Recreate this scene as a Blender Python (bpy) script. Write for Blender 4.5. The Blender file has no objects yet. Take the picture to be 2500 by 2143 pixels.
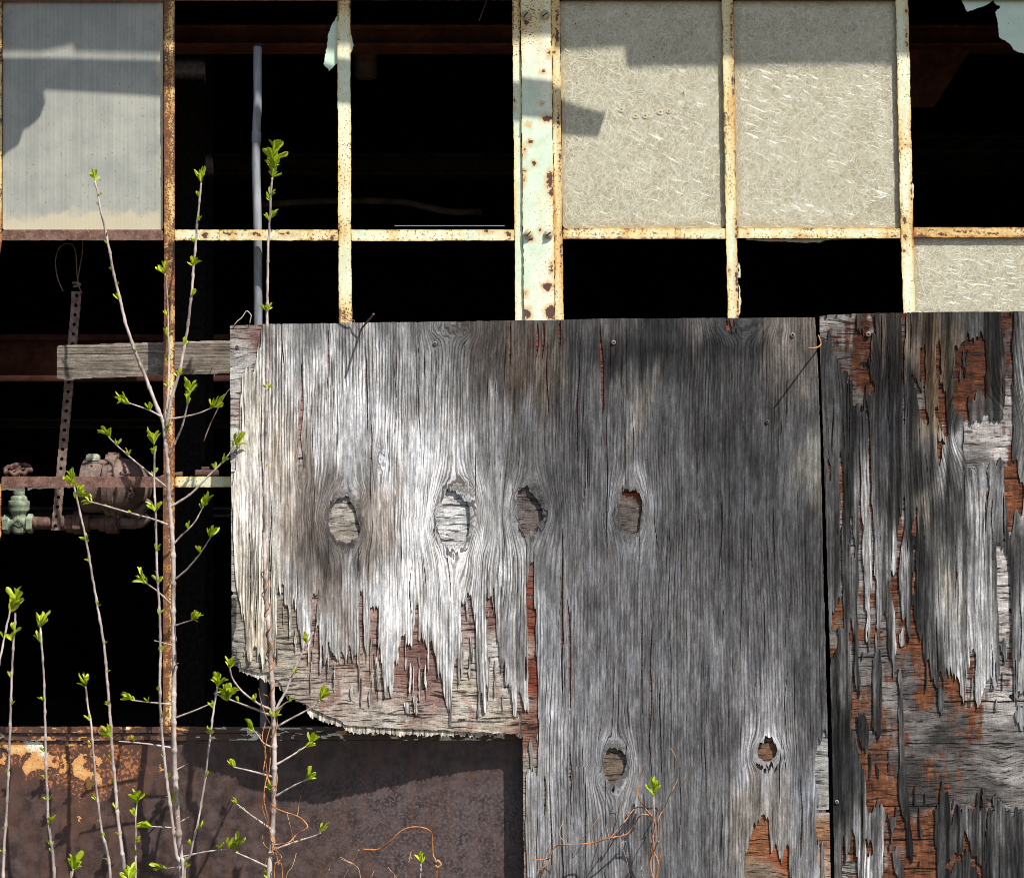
import bpy, math, random
import numpy as np
from mathutils import Vector, Matrix, Quaternion
random.seed(7)
rng = np.random.default_rng(7)
R = math.radians
SC = bpy.context.scene
COL = SC.collection

# ------------------------------------------------------------------ measures
S = 0.00088            # metres per photograph pixel in the window plane (Y = 0)
D = 3.6                # camera to window plane
ZC = 1401.5 * S        # camera height above the ground
SUN_EL, SUN_AZ = R(54.5), R(45)

# ------------------------------------------------------------------ camera, sky, sun, exposure
cam = bpy.data.cameras.new('camera')
cam.sensor_width = 36
cam.lens = 36 * D / (2500 * S)
cam.clip_start = 0.05
cam.clip_end = 500
camo = bpy.data.objects.new('camera', cam)
camo.location = (0, -D, ZC)
camo.rotation_euler = (R(90), 0, 0)
COL.objects.link(camo)
SC.camera = camo

W = bpy.data.worlds.new('World')
SC.world = W
W.use_nodes = True
wn = W.node_tree
sky = wn.nodes.new('ShaderNodeTexSky')
sky.sky_type = 'NISHITA'
sky.sun_disc = False
sky.sun_elevation = SUN_EL
to_sun = Vector((math.cos(SUN_EL) * math.sin(SUN_AZ), -math.cos(SUN_EL) * math.cos(SUN_AZ), math.sin(SUN_EL)))
sky.sun_rotation = math.atan2(to_sun.x, to_sun.y)
sky.air_density = 1.0
sky.dust_density = 1.5
bg = wn.nodes['Background']
bg.inputs['Strength'].default_value = 0.085
wn.links.new(sky.outputs[0], bg.inputs['Color'])

sun = bpy.data.lights.new('sun', 'SUN')
sun.energy = 4.6
sun.angle = R(0.53)
sun.color = (1.0, 0.955, 0.88)
suno = bpy.data.objects.new('sun', sun)
suno.rotation_euler = (-to_sun).to_track_quat('-Z', 'Y').to_euler()
suno.location = to_sun * 20
COL.objects.link(suno)

vs = SC.view_settings
vs.view_transform = 'Standard'
vs.look = 'None'
vs.gamma = 1
vs.use_curve_mapping = False
vs.exposure = 0.75
SC.cycles.use_denoising = True
SC.cycles.denoiser = 'OPENIMAGEDENOISE'
SC.cycles.denoising_prefilter = 'ACCURATE'
SC.cycles.filter_width = 0.95
SC.cycles.max_bounces = 5
SC.cycles.diffuse_bounces = 3
SC.cycles.glossy_bounces = 2
SC.cycles.transmission_bounces = 3

# ------------------------------------------------------------------ helpers: coordinates
def P(px, py, Y):
    """point at depth Y (metres, minus is towards the street) measured in window-plane pixels"""
    f = (D + Y) / D
    return ((px - 1250) * S * f, Y, ZC + (1071.5 - py) * S * f)

def PA(X, Yp, Dp):
    f = (D + Dp) / D
    return np.stack([(X - 1250) * S * f, Dp + 0 * X, ZC + (1071.5 - Yp) * S * f], 1)

def frame(ox, oy, sc):
    return lambda pts: [(ox + u / sc, oy + v / sc) for u, v in pts]
Z1 = frame(0, 0, 2.302); Z2 = frame(800, 0, 2.165); Z3 = frame(1600, 0, 2.165)
Z4 = frame(0, 560, 2.277); Z5 = frame(0, 1300, 2.107); Z6 = frame(540, 760, 2.59)
Z7 = frame(540, 1350, 2.24); ZR = frame(1240, 1400, 2.39)
ZA = frame(1980, 740, 3.985); ZB = frame(1980, 1080, 3.985); ZCf = frame(1980, 1420, 3.985)
ZD = frame(1780, 1740, 2.878); ZP = frame(0, 1070, 4.933); ZS = frame(0, 1750, 4.317)
ZT = frame(2180, 0, 6.475); ZU = frame(400, 0, 2.3545)

def lin(c):
    c = np.asarray(c, float) / 255
    return np.where(c <= 0.04045, c / 12.92, ((c + 0.055) / 1.055) ** 2.4)

# ------------------------------------------------------------------ helpers: noise and fields (numpy)
def _h(ix, iy, s):
    with np.errstate(over='ignore'):
        a = (ix.astype(np.int64) & 0xffffffff).astype(np.uint32)
        b = (iy.astype(np.int64) & 0xffffffff).astype(np.uint32)
        h = a * np.uint32(374761393) + b * np.uint32(668265263) + np.uint32((s * 974711 + 12345) & 0xffffffff)
        h = (h ^ (h >> np.uint32(13))) * np.uint32(1274126177)
        h = h ^ (h >> np.uint32(16))
    return h.astype(np.float64) / 4294967295.0

def vn(x, y, s=0):
    x = np.asarray(x, float); y = np.asarray(y, float)
    x, y = np.broadcast_arrays(x, y)
    ix = np.floor(x); iy = np.floor(y)
    fx = x - ix; fy = y - iy
    fx = fx * fx * (3 - 2 * fx); fy = fy * fy * (3 - 2 * fy)
    a = _h(ix, iy, s); b = _h(ix + 1, iy, s); c = _h(ix, iy + 1, s); d = _h(ix + 1, iy + 1, s)
    return (a * (1 - fx) + b * fx) * (1 - fy) + (c * (1 - fx) + d * fx) * fy

def fbm(x, y, s=0, o=3):
    t = 0; w = 0; a = 1.0
    for k in range(o):
        t = t + a * vn(x * 2 ** k, y * 2 ** k, s + 17 * k); w += a; a *= 0.5
    return t / w

def sst(a, b, x):
    t = np.clip((x - a) / (b - a), 0, 1)
    return t * t * (3 - 2 * t)

def sdf(X, Y, poly, clip=30.0):
    """signed distance to a polygon, plus inside"""
    X = np.asarray(X, float); Y = np.asarray(Y, float)
    out = np.full(X.shape, -clip)
    p = np.asarray(poly, float)
    m = (X > p[:, 0].min() - clip) & (X < p[:, 0].max() + clip) & (Y > p[:, 1].min() - clip) & (Y < p[:, 1].max() + clip)
    if not m.any():
        return out
    x = X[m]; y = Y[m]
    d2 = np.full(x.shape, clip * clip)
    ins = np.zeros(x.shape, bool)
    n = len(p)
    for i in range(n):
        ax, ay = p[i]; bx, by = p[(i + 1) % n]
        ex, ey = bx - ax, by - ay
        L = ex * ex + ey * ey + 1e-9
        t = np.clip(((x - ax) * ex + (y - ay) * ey) / L, 0, 1)
        dx = x - ax - t * ex; dy = y - ay - t * ey
        d2 = np.minimum(d2, dx * dx + dy * dy)
        if ay != by:
            c = ((ay > y) != (by > y))
            ins ^= c & (x < (y - ay) * ex / (by - ay) + ax)
    d = np.sqrt(d2)
    out[m] = np.where(ins, d, -d)
    return out

def shepard(X, Y, pts, asp=0.55, p=4.4):
    """inverse-distance blend of hand-read tones; grain direction is stretched"""
    q = np.asarray([(a, b) for a, b, _ in pts], float)
    v = np.asarray([c if hasattr(c, '__len__') else (c, c, c) for _, _, c in pts], float)
    num = np.zeros(X.shape + (3,)); den = np.zeros(X.shape)
    for (a, b), c in zip(q, v):
        w = 1.0 / (((X - a) ** 2 + ((Y - b) * asp) ** 2 + 300) ** (p / 2))
        den += w
        num += w[..., None] * c
    return num / den[..., None]

# ------------------------------------------------------------------ helpers: objects
def tag(o, label=None, cat=None, group=None, kind=None):
    if label: o['label'] = label
    if cat: o['category'] = cat
    if group: o['group'] = group
    if kind: o['kind'] = kind
    return o

def thing(name, label, cat, base=(0, 0, 0), group=None):
    o = bpy.data.objects.new(name, None)
    o.empty_display_size = 0.05
    o.location = base
    COL.objects.link(o)
    return tag(o, label, cat, group)

def put(o, parent):
    """part geometry is written in world coordinates; cancel the parent's offset"""
    COL.objects.link(o)
    if parent is not None:
        o.parent = parent
        if parent.parent is None:
            o.location = -Vector(parent.location)
    return o

def mesh_arrays(name, V, loops, starts, mat, smooth=None):
    me = bpy.data.meshes.new(name)
    me.vertices.add(len(V)); me.loops.add(len(loops)); me.polygons.add(len(starts))
    me.vertices.foreach_set('co', np.asarray(V, np.float32).ravel())
    me.polygons.foreach_set('loop_start', np.asarray(starts, np.int32))
    me.loops.foreach_set('vertex_index', np.asarray(loops, np.int32))
    if smooth is not None:
        me.polygons.foreach_set('use_smooth', np.asarray(smooth, bool))
    me.update(calc_edges=True)
    me.validate()
    if mat: me.materials.append(mat)
    return me

def pymesh(name, V, F, mat, parent=None, smooth=False):
    me = bpy.data.meshes.new(name)
    me.from_pydata([tuple(v) for v in V], [], F)
    if smooth:
        me.polygons.foreach_set('use_smooth', [True] * len(F))
    me.update()
    me.materials.append(mat)
    return put(bpy.data.objects.new(name, me), parent)

def field_mesh(name, bbox, dx, dy, field, depth, thick, mat, parent, attrs=None, smooth=True):
    """sheet with a real outline: the grid is cut along field = 0 and its rim is given thickness"""
    x0, y0, x1, y1 = bbox
    xs = np.arange(x0, x1 + dx * 0.5, dx); ys = np.arange(y0, y1 + dy * 0.5, dy)
    X, Y = np.meshgrid(xs, ys)
    F = field(X, Y)
    ins = F > 0
    ny, nx = F.shape
    idx = np.arange(ny * nx).reshape(ny, nx)
    c = ins[:-1, :-1].astype(int) + ins[:-1, 1:] + ins[1:, 1:] + ins[1:, :-1]
    full = c == 4
    q = np.stack([idx[:-1, :-1][full], idx[1:, :-1][full], idx[1:, 1:][full], idx[:-1, 1:][full]], 1)
    ex, ey = [], []
    edge = {}
    polys = []
    base = ny * nx
    ii, jj = np.nonzero((c > 0) & (c < 4))
    for i, j in zip(ii.tolist(), jj.tolist()):
        cs = ((i, j), (i + 1, j), (i + 1, j + 1), (i, j + 1))
        pl = []
        for k in range(4):
            a = cs[k]; b = cs[(k + 1) & 3]
            fa = F[a]; fb = F[b]
            if fa > 0: pl.append(a[0] * nx + a[1])
            if (fa > 0) != (fb > 0):
                key = (a, b) if a < b else (b, a)
                v = edge.get(key)
                if v is None:
                    t = min(max(fa / (fa - fb), 0.03), 0.97)
                    ex.append(X[a] + t * (X[b] - X[a])); ey.append(Y[a] + t * (Y[b] - Y[a]))
                    v = base + len(ex) - 1
                    edge[key] = v
                pl.append(v)
        if len(pl) > 2: polys.append(pl)
    AX = np.concatenate([X.ravel(), np.array(ex)]); AY = np.concatenate([Y.ravel(), np.array(ey)])
    AF = np.concatenate([F.ravel(), np.zeros(len(ex))])
    loops = np.concatenate([q.ravel()] + [np.array(p) for p in polys]) if polys else q.ravel()
    lens = np.concatenate([np.full(len(q), 4), np.array([len(p) for p in polys], int)])
    loops = loops.astype(np.int64)
    used, inv = np.unique(loops, return_inverse=True)
    AX, AY, AF = AX[used], AY[used], AF[used]
    loops = inv
    starts = np.concatenate([[0], np.cumsum(lens)[:-1]]).astype(int)
    nxt = np.arange(len(loops)) + 1
    nxt[starts + lens - 1] = starts
    a = loops; b = loops[nxt]
    N = len(used)
    key = a.astype(np.int64) * N + b
    bd = ~np.isin(key, b.astype(np.int64) * N + a)
    ea, eb = a[bd], b[bd]
    dep = depth(AX, AY)
    V = PA(AX, AY, dep)
    m = len(ea)
    if thick > 0 and m:
        V2 = np.concatenate([V[ea], V[eb], PA(AX[ea], AY[ea], dep[ea] + thick), PA(AX[eb], AY[eb], dep[eb] + thick)])
        k = np.arange(m)
        sk = np.stack([N + m + k, N + k, N + 2 * m + k, N + 3 * m + k], 1).ravel()
        V = np.concatenate([V, V2])
        starts = np.concatenate([starts, len(loops) + 4 * k])
        loops = np.concatenate([loops, sk])
        pick = np.concatenate([np.arange(N), ea, eb, ea, eb])
        sm = np.concatenate([np.full(len(lens), smooth), np.zeros(m, bool)])
    else:
        pick = np.arange(N); sm = np.full(len(lens), smooth)
    me = mesh_arrays(name, V, loops, starts, mat, sm)
    BX, BY, BF = AX[pick], AY[pick], AF[pick]
    at = {'d': lambda x, y, f: f}
    at.update(attrs or {})
    for k, fn in at.items():
        val = fn(BX, BY, BF)
        if val.ndim == 2:
            A = me.attributes.new(k, 'FLOAT_COLOR', 'POINT')
            A.data.foreach_set('color', np.concatenate([val, np.ones((len(val), 1))], 1).astype(np.float32).ravel())
        else:
            A = me.attributes.new(k, 'FLOAT', 'POINT')
            A.data.foreach_set('value', val.astype(np.float32))
    return put(bpy.data.objects.new(name, me), parent)

def catmull(pts, step=6.0):
    p = [np.array(q, float) for q in pts]
    if len(p) == 2:
        p = [p[0], (p[0] + p[1]) / 2, p[1]]
    e = [2 * p[0] - p[1]] + p + [2 * p[-1] - p[-2]]
    out = []
    for i in range(1, len(e) - 2):
        n = max(2, int(np.linalg.norm(e[i + 1] - e[i]) / step))
        for k in range(n):
            t = k / n
            out.append(0.5 * (2 * e[i] + (e[i + 1] - e[i - 1]) * t + (2 * e[i - 1] - 5 * e[i] + 4 * e[i + 1] - e[i + 2]) * t * t
                              + (3 * e[i] - e[i - 1] - 3 * e[i + 1] + e[i + 2]) * t ** 3))
    out.append(e[-2])
    return np.array(out)

def tube_data(world, rad, sides=7):
    """world: n x 3 points in metres, rad: n radii in metres"""
    n = len(world)
    T = np.gradient(world, axis=0)
    T /= np.linalg.norm(T, axis=1)[:, None] + 1e-12
    up = np.array([0.03, -1.0, 0.05])
    V = []; F = []
    for i in range(n):
        u = up - T[i] * up.dot(T[i])
        if np.linalg.norm(u) < 0.05:
            u = np.array([1.0, 0, 0]) - T[i] * T[i][0]
        u /= np.linalg.norm(u); w = np.cross(T[i], u)
        for k in range(sides):
            a = 2 * math.pi * k / sides
            V.append(world[i] + rad[i] * (math.cos(a) * u + math.sin(a) * w))
    for i in range(n - 1):
        for k in range(sides):
            k2 = (k + 1) % sides
            F.append((i * sides + k, i * sides + k2, (i + 1) * sides + k2, (i + 1) * sides + k))
    F.append(tuple(range(sides - 1, -1, -1)))
    F.append(tuple((n - 1) * sides + k for k in range(sides)))
    return V, F

def tube_px(name, pts, r0, r1, mat, parent, Y=0.0, step=6, nodes=0.0, sides=7, wob=0.0):
    """tube through pixel points (px, py[, Y]); radii in pixels"""
    q = [(p[0], p[1], p[2] if len(p) > 2 else Y) for p in pts]
    qq = [(a, b, c / S) for a, b, c in q]
    c = catmull(qq, step)
    n = len(c)
    t = np.linspace(0, 1, n)
    rad = r0 + (r1 - r0) * t
    if wob:
        c[:, 0] += wob * (vn(np.arange(n) * 0.35, 0, int(pts[0][0]) % 97) - 0.5) * 2
    if nodes:
        L = np.concatenate([[0], np.cumsum(np.linalg.norm(np.diff(c, axis=0), axis=1))])
        ph = (L % nodes) / nodes
        rad = rad * (1 + 0.38 * np.exp(-((ph - 0.5) / 0.07) ** 2)) * (0.93 + 0.14 * vn(np.arange(n) * 0.6, 3.3, 5))
    Wd = np.array([P(a, b, d * S) for a, b, d in c])
    V, F = tube_data(Wd, rad * S, sides)
    o = pymesh(name, V, F, mat, parent, smooth=True)
    return o, c

def box(name, x0, y0, x1, y1, Yf, Yb, mat, parent=None, bev=0.0):
    """block between two depths; corners given in pixels of the window plane"""
    a = P(x0, y0, 0); b = P(x1, y1, 0)
    me = bpy.data.meshes.new(name)
    import bmesh
    bm = bmesh.new()
    bmesh.ops.create_cube(bm, size=1.0)
    for v in bm.verts:
        v.co = ((a[0] + b[0]) / 2 + v.co.x * abs(b[0] - a[0]), (Yf + Yb) / 2 + v.co.y * abs(Yb - Yf), (a[2] + b[2]) / 2 + v.co.z * abs(a[2] - b[2]))
    if bev:
        bmesh.ops.bevel(bm, geom=bm.edges[:], offset=bev, segments=2, affect='EDGES', profile=0.6)
    bm.to_mesh(me); bm.free()
    me.materials.append(mat)
    return put(bpy.data.objects.new(name, me), parent)

def lathe(name, prof, axis, c, Y, mat, parent, seg=28, hexa=False):
    """turned part. axis 'z': prof = (py, r) about px = c; axis 'x': prof = (px, r) about py = c; radii in pixels"""
    f = (D + Y) / D
    n = 6 if hexa else seg
    V = []; F = []
    for t, r in prof:
        for k in range(n):
            a = 2 * math.pi * (k + 0.5) / n
            if axis == 'z':
                x, y, z = P(c, t, Y)
                V.append((x + r * S * f * math.cos(a), y + r * S * f * math.sin(a), z))
            else:
                x, y, z = P(t, c, Y)
                V.append((x, y + r * S * f * math.cos(a), z + r * S * f * math.sin(a)))
    m = len(prof)
    for i in range(m - 1):
        for k in range(n):
            k2 = (k + 1) % n
            F.append((i * n + k, i * n + k2, (i + 1) * n + k2, (i + 1) * n + k))
    F.append(tuple(range(n))); F.append(tuple((m - 1) * n + k for k in reversed(range(n))))
    o = pymesh(name, V, F, mat, parent, smooth=not hexa)
    if not hexa:
        me = o.data
        me.set_sharp_from_angle(angle=R(35))
    return o

# ------------------------------------------------------------------ helpers: procedural materials
class G:
    def __init__(s, name, rough=0.8, spec=0.3):
        s.m = bpy.data.materials.new(name); s.m.use_nodes = True
        s.nt = s.m.node_tree
        s.b = s.nt.nodes['Principled BSDF']
        s.b.inputs['Roughness'].default_value = rough
        s.b.inputs['Specular IOR Level'].default_value = spec
    def set(s, sock, v):
        if isinstance(v, bpy.types.NodeSocket): s.nt.links.new(v, sock)
        elif isinstance(v, (tuple, list, np.ndarray)) and len(v) == 3 and sock.type == 'RGBA': sock.default_value = (*v, 1)
        else: sock.default_value = v
    def attr(s, n, vec=False):
        a = s.nt.nodes.new('ShaderNodeAttribute'); a.attribute_name = n
        return a.outputs['Color' if vec else 'Fac']
    def math(s, op, a, b=0.0, c=0.0, clamp=False):
        n = s.nt.nodes.new('ShaderNodeMath'); n.operation = op; n.use_clamp = clamp
        s.set(n.inputs[0], a); s.set(n.inputs[1], b); s.set(n.inputs[2], c)
        return n.outputs[0]
    def mul(s, a, b): return s.math('MULTIPLY', a, b)
    def add(s, a, b): return s.math('ADD', a, b)
    def comb(s, x, y, z=0.0):
        n = s.nt.nodes.new('ShaderNodeCombineXYZ')
        for i, v in enumerate((x, y, z)): s.set(n.inputs[i], v)
        return n.outputs[0]
    def obj(s):
        n = s.nt.nodes.new('ShaderNodeTexCoord'); return n.outputs['Object']
    def scalev(s, v, sc):
        n = s.nt.nodes.new('ShaderNodeMapping'); s.set(n.inputs[0], v)
        n.inputs['Scale'].default_value = sc
        return n.outputs[0]
    def noise(s, v, scale=1.0, detail=2.0, rough=0.55, dist=0.0):
        n = s.nt.nodes.new('ShaderNodeTexNoise')
        s.set(n.inputs['Vector'], v); n.inputs['Scale'].default_value = scale
        n.inputs['Detail'].default_value = detail; n.inputs['Roughness'].default_value = rough
        n.inputs['Distortion'].default_value = dist
        return n.outputs[0]
    def vor(s, v, scale=1.0, feat='F1'):
        n = s.nt.nodes.new('ShaderNodeTexVoronoi'); n.feature = feat
        s.set(n.inputs['Vector'], v); n.inputs['Scale'].default_value = scale
        return n.outputs['Distance']
    def rng(s, v, a, b, lo=0.0, hi=1.0, smooth=True):
        n = s.nt.nodes.new('ShaderNodeMapRange'); n.interpolation_type = 'SMOOTHSTEP' if smooth else 'LINEAR'
        s.set(n.inputs[0], v); s.set(n.inputs[1], a); s.set(n.inputs[2], b)
        s.set(n.inputs[3], lo); s.set(n.inputs[4], hi)
        return n.outputs[0]
    def mix(s, f, a, b, mode='MIX'):
        n = s.nt.nodes.new('ShaderNodeMix'); n.data_type = 'RGBA'; n.blend_type = mode; n.clamp_result = False
        s.set(n.inputs[0], f); s.set(n.inputs[6], a); s.set(n.inputs[7], b)
        return n.outputs[2]
    def tint(s, col, f):
        """multiply a colour by a scalar"""
        return s.mix(1.0, col, s.comb(f, f, f), 'MULTIPLY')
    def bump(s, h, strength=0.6, dist=0.001):
        n = s.nt.nodes.new('ShaderNodeBump')
        s.set(n.inputs['Height'], h); s.set(n.inputs['Strength'], strength)
        n.inputs['Distance'].default_value = dist
        s.nt.links.new(n.outputs[0], s.b.inputs['Normal'])
    def col(s, c): s.set(s.b.inputs['Base Color'], c)

def wood_material(name, cross=False):
    g = G(name, 0.9, 0.12)
    gu, gv, alb = g.attr('gu'), g.attr('gv'), g.attr('alb', True)
    if cross:
        n1 = g.noise(g.comb(g.mul(gu, 1 / 5.0), g.mul(gv, 1 / 75.0), 3.0), 1, 4, 0.68, 0.35)
        nW = g.noise(g.comb(g.mul(gu, 1 / 16.0), g.mul(gv, 1 / 130.0), 13.0), 1, 3, 0.6, 0.4)
        n2 = g.noise(g.comb(g.mul(gu, 1 / 1.9), g.mul(gv, 1 / 26.0), 9.0), 1, 2, 0.65)
        n3 = g.noise(g.comb(g.mul(gu, 1 / 18.0), g.mul(gv, 1 / 55.0), 5.0), 1, 5, 0.68)
        n4 = g.noise(g.comb(g.mul(gu, 1 / 30.0), g.mul(gv, 1 / 2.6), 1.0), 1, 2, 0.6)
        grit = g.noise(g.comb(g.mul(gu, 1 / 2.4), g.mul(gv, 1 / 5.0), 44.0), 1, 2, 0.6)
        crack = g.math('MINIMUM', g.rng(n1, 0.385, 0.455), g.rng(nW, 0.30, 0.36))
        f = g.mul(g.rng(n2, 0.28, 0.72, 0.70, 1.26), g.rng(n3, 0.34, 0.66, 0.62, 1.28))
        f = g.mul(f, g.mul(g.rng(n4, 0.32, 0.68, 0.86, 1.12), g.rng(grit, 0.3, 0.7, 0.82, 1.16)))
        c = g.tint(alb, f)
        c = g.mix(g.rng(crack, 0, 1, 0.93, 0.0, False), c, (0.016, 0.013, 0.012))
        g.col(c)
        g.bump(g.add(g.mul(crack, 0.9), g.add(g.mul(n2, 0.3), g.mul(grit, 0.25))), 0.8, 0.0016)
    else:
        low = g.noise(g.comb(g.mul(gu, 1 / 38.0), g.mul(gv, 1 / 900.0), 1.0), 1, 2, 0.5)
        wv = g.add(g.mul(g.math('SINE', g.add(g.mul(gu, 0.82), g.mul(low, 11.0))), 0.5), 0.5)
        nA = g.noise(g.comb(g.mul(gu, 1 / 5.2), g.mul(gv, 1 / 420.0), 2.0), 1, 4, 0.7)
        nB = g.noise(g.comb(g.mul(gu, 1 / 2.2), g.mul(gv, 1 / 46.0), 7.0), 1, 2, 0.65)
        n3 = g.noise(g.comb(g.mul(gu, 1 / 26.0), g.mul(gv, 1 / 110.0), 4.0), 1, 5, 0.66)
        n5 = g.noise(g.comb(g.mul(gu, 1 / 7.0), g.mul(gv, 1 / 24.0), 14.0), 1, 4, 0.7)
        n6 = g.noise(g.comb(g.mul(gu, 1 / 90.0), g.mul(gv, 1 / 260.0), 24.0), 1, 2, 0.5)
        grit = g.noise(g.comb(g.mul(gu, 1 / 2.6), g.mul(gv, 1 / 4.5), 44.0), 1, 2, 0.6)
        # ridges and eroded grooves of the growth rings; groove colour holds dirt and shade
        line = g.rng(g.add(wv, g.mul(g.add(nA, -0.5), 0.9)), 0.20, 0.50)
        groove = g.math('MINIMUM', g.rng(line, 0, 1, g.rng(n6, 0.35, 0.65, 0.75, 0.1), 1.0, False), g.rng(nA, 0.33, 0.47))
        deep = g.rng(g.noise(g.comb(g.mul(gu, 1 / 4.4), g.mul(gv, 1 / 380.0), 31.0), 1, 3, 0.65), 0.345, 0.395)
        stain = g.rng(g.noise(g.comb(g.mul(gu, 1 / 12.0), g.mul(gv, 1 / 130.0), 61.0), 1, 4, 0.65), 0.40, 0.62)
        sep = g.nt.nodes.new('ShaderNodeSeparateColor'); g.set(sep.inputs[0], alb)
        lum = sep.outputs[1]
        lowf = g.rng(lum, 0.06, 0.45, 0.54, 0.24)
        f = g.mul(g.rng(groove, 0, 1, lowf, 1.12, False), g.rng(nB, 0.28, 0.72, 0.74, 1.24))
        f = g.mul(f, g.mul(g.rng(n3, 0.36, 0.64, 0.70, 1.24), g.rng(n5, 0.32, 0.68, 0.76, 1.2)))
        f = g.mul(f, g.mul(g.rng(stain, 0, 1, 0.72, 1.1, False), g.rng(grit, 0.3, 0.7, 0.84, 1.14)))
        f = g.mul(f, g.rng(deep, 0, 1, 0.16, 1.04, False))
        c = g.tint(alb, f)
        c = g.mix(1.0, c, g.mix(groove, (1.04, 0.98, 0.90), (0.975, 1.0, 1.045)), 'MULTIPLY')
        c = g.mix(1.0, c, g.mix(stain, (1.03, 0.99, 0.95), (1.0, 1.0, 1.0)), 'MULTIPLY')
        g.col(c)
        g.bump(g.add(g.add(g.mul(groove, 0.5), g.mul(grit, 0.12)), g.add(g.mul(nB, 0.3), g.mul(deep, 0.5))), g.rng(lum, 0.06, 0.5, 0.5, 0.75), 0.0013)
    return g.m

M_VEN = wood_material('weathered_veneer')
M_CORE = wood_material('weathered_cross_ply', True)

def paint_material():
    """pale green oil paint on steel, rusting: attr rust 0..1 = how far gone, chip = bare flakes, d = distance from the rim"""
    g = G('flaking_pale_green_paint', 0.55, 0.35)
    o = g.obj()
    rust, chip, d = g.attr('rust'), g.attr('chip'), g.attr('d')
    big = g.noise(g.scalev(o, (9, 9, 4.0)), 1, 4, 0.6)
    streak = g.noise(g.scalev(o, (60, 60, 5)), 1, 3, 0.6)
    mid = g.noise(o, 45, 4, 0.65)
    fine = g.noise(o, 260, 3, 0.65)
    rim = g.rng(d, 0.0, 7.0, 1.0, 0.0)
    paint = g.mix(g.rng(big, 0.35, 0.65), (0.64, 0.76, 0.58), (0.83, 0.82, 0.64))
    paint = g.tint(paint, g.rng(mid, 0.3, 0.7, 0.86, 1.06))
    yel = g.add(g.add(g.mul(rust, 0.62), g.mul(g.add(big, streak), 0.42)), g.mul(rim, 0.17))
    c = g.mix(g.rng(yel, 0.49, 0.90), paint, (0.73, 0.55, 0.20))
    orange = g.add(g.add(g.mul(rust, 0.55), g.mul(streak, 0.62)), g.mul(rim, 0.13))
    c = g.mix(g.rng(orange, 0.60, 0.86), c, (0.42, 0.17, 0.045))
    dark = g.add(g.add(g.mul(rust, 0.30), g.mul(mid, 0.55)), g.add(g.mul(fine, 0.46), g.mul(rim, 0.09)))
    c = g.mix(g.rng(dark, 0.725, 0.815), c, (0.085, 0.038, 0.026))
    spots = g.rng(g.add(g.add(fine, g.mul(big, 0.2)), g.mul(g.add(mid, rust), 0.22)), 0.88, 0.93)
    c = g.mix(spots, c, (0.17, 0.07, 0.03))
    jagn = g.noise(o, 130, 4, 0.7)
    cm = g.rng(g.add(chip, g.mul(g.add(jagn, -0.5), 26.0)), 0.6, 1.6)
    halo = g.rng(g.add(chip, g.mul(g.add(jagn, -0.5), 18.0)), -10, 2.0)
    c = g.mix(g.mul(halo, 0.8), c, (0.62, 0.37, 0.12))
    c = g.mix(cm, c, g.mix(fine, (0.05, 0.026, 0.03), (0.14, 0.065, 0.045)))
    g.col(c)
    g.bump(g.add(g.mul(g.rng(dark, 0.68, 0.80), -0.8), g.add(g.mul(cm, -1.0), g.mul(fine, 0.35))), 0.5, 0.0008)
    return g.m
M_PAINT = paint_material()

def rust_sheet_material():
    g = G('rusted_sheet_steel', 0.62, 0.4)
    o = g.obj()
    paint, warm, blue = g.attr('paint'), g.attr('warm'), g.attr('blue')
    mid = g.noise(o, 30, 4, 0.65)
    fine = g.noise(o, 150, 3, 0.6)
    pit = g.noise(o, 420, 2, 0.6)
    big = g.noise(g.scalev(o, (7, 7, 5)), 1, 3, 0.55)
    vert = g.noise(g.scalev(o, (40, 40, 6)), 1, 3, 0.6)
    c = g.mix(g.rng(mid, 0.35, 0.68), (0.032, 0.020, 0.019), (0.086, 0.056, 0.051))
    c = g.mix(g.mul(g.rng(g.add(vert, g.mul(warm, 0.22)), 0.46, 0.72), 0.75), c, (0.088, 0.045, 0.031))
    c = g.mix(g.mul(g.rng(g.add(fine, g.mul(big, 0.3)), 0.62, 0.78), blue), c, (0.092, 0.078, 0.085))
    c = g.mix(g.mul(g.rng(g.add(mid, g.mul(warm, 0.30)), 0.66, 0.92), 0.7), c, (0.125, 0.045, 0.024))
    flake = g.rng(g.add(g.mul(g.add(warm, -1.0), 0.5), g.add(g.mul(fine, 0.75), g.mul(mid, 0.55))), 0.655, 0.72)
    c = g.mix(flake, c, (0.36, 0.14, 0.055))
    pm = g.rng(g.add(paint, g.mul(g.add(fine, -0.5), 17.0)), -0.6, 1.2)
    pc = g.mix(g.rng(g.add(paint, g.mul(mid, 20)), 14, 30), (0.62, 0.30, 0.10), (0.72, 0.50, 0.22))
    pc = g.mix(g.rng(g.attr('pale'), -8, 6), pc, (0.72, 0.75, 0.62))
    pc = g.mix(g.rng(g.add(pit, g.mul(fine, 0.6)), 0.86, 1.0), pc, (0.2, 0.08, 0.04))
    c = g.mix(pm, c, pc)
    spk = g.rng(g.add(pit, g.mul(blue, 0.035)), 0.69, 0.74)
    c = g.mix(g.mul(spk, 0.5), c, (0.28, 0.22, 0.21))
    g.col(c)
    g.bump(g.add(g.mul(pit, 0.5), g.add(g.mul(pm, 1.3), g.mul(fine, 0.6))), 0.55, 0.0012)
    g.set(g.b.inputs['Roughness'], g.rng(mid, 0.3, 0.7, 0.42, 0.68))
    return g.m
M_RUST = rust_sheet_material()

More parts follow.
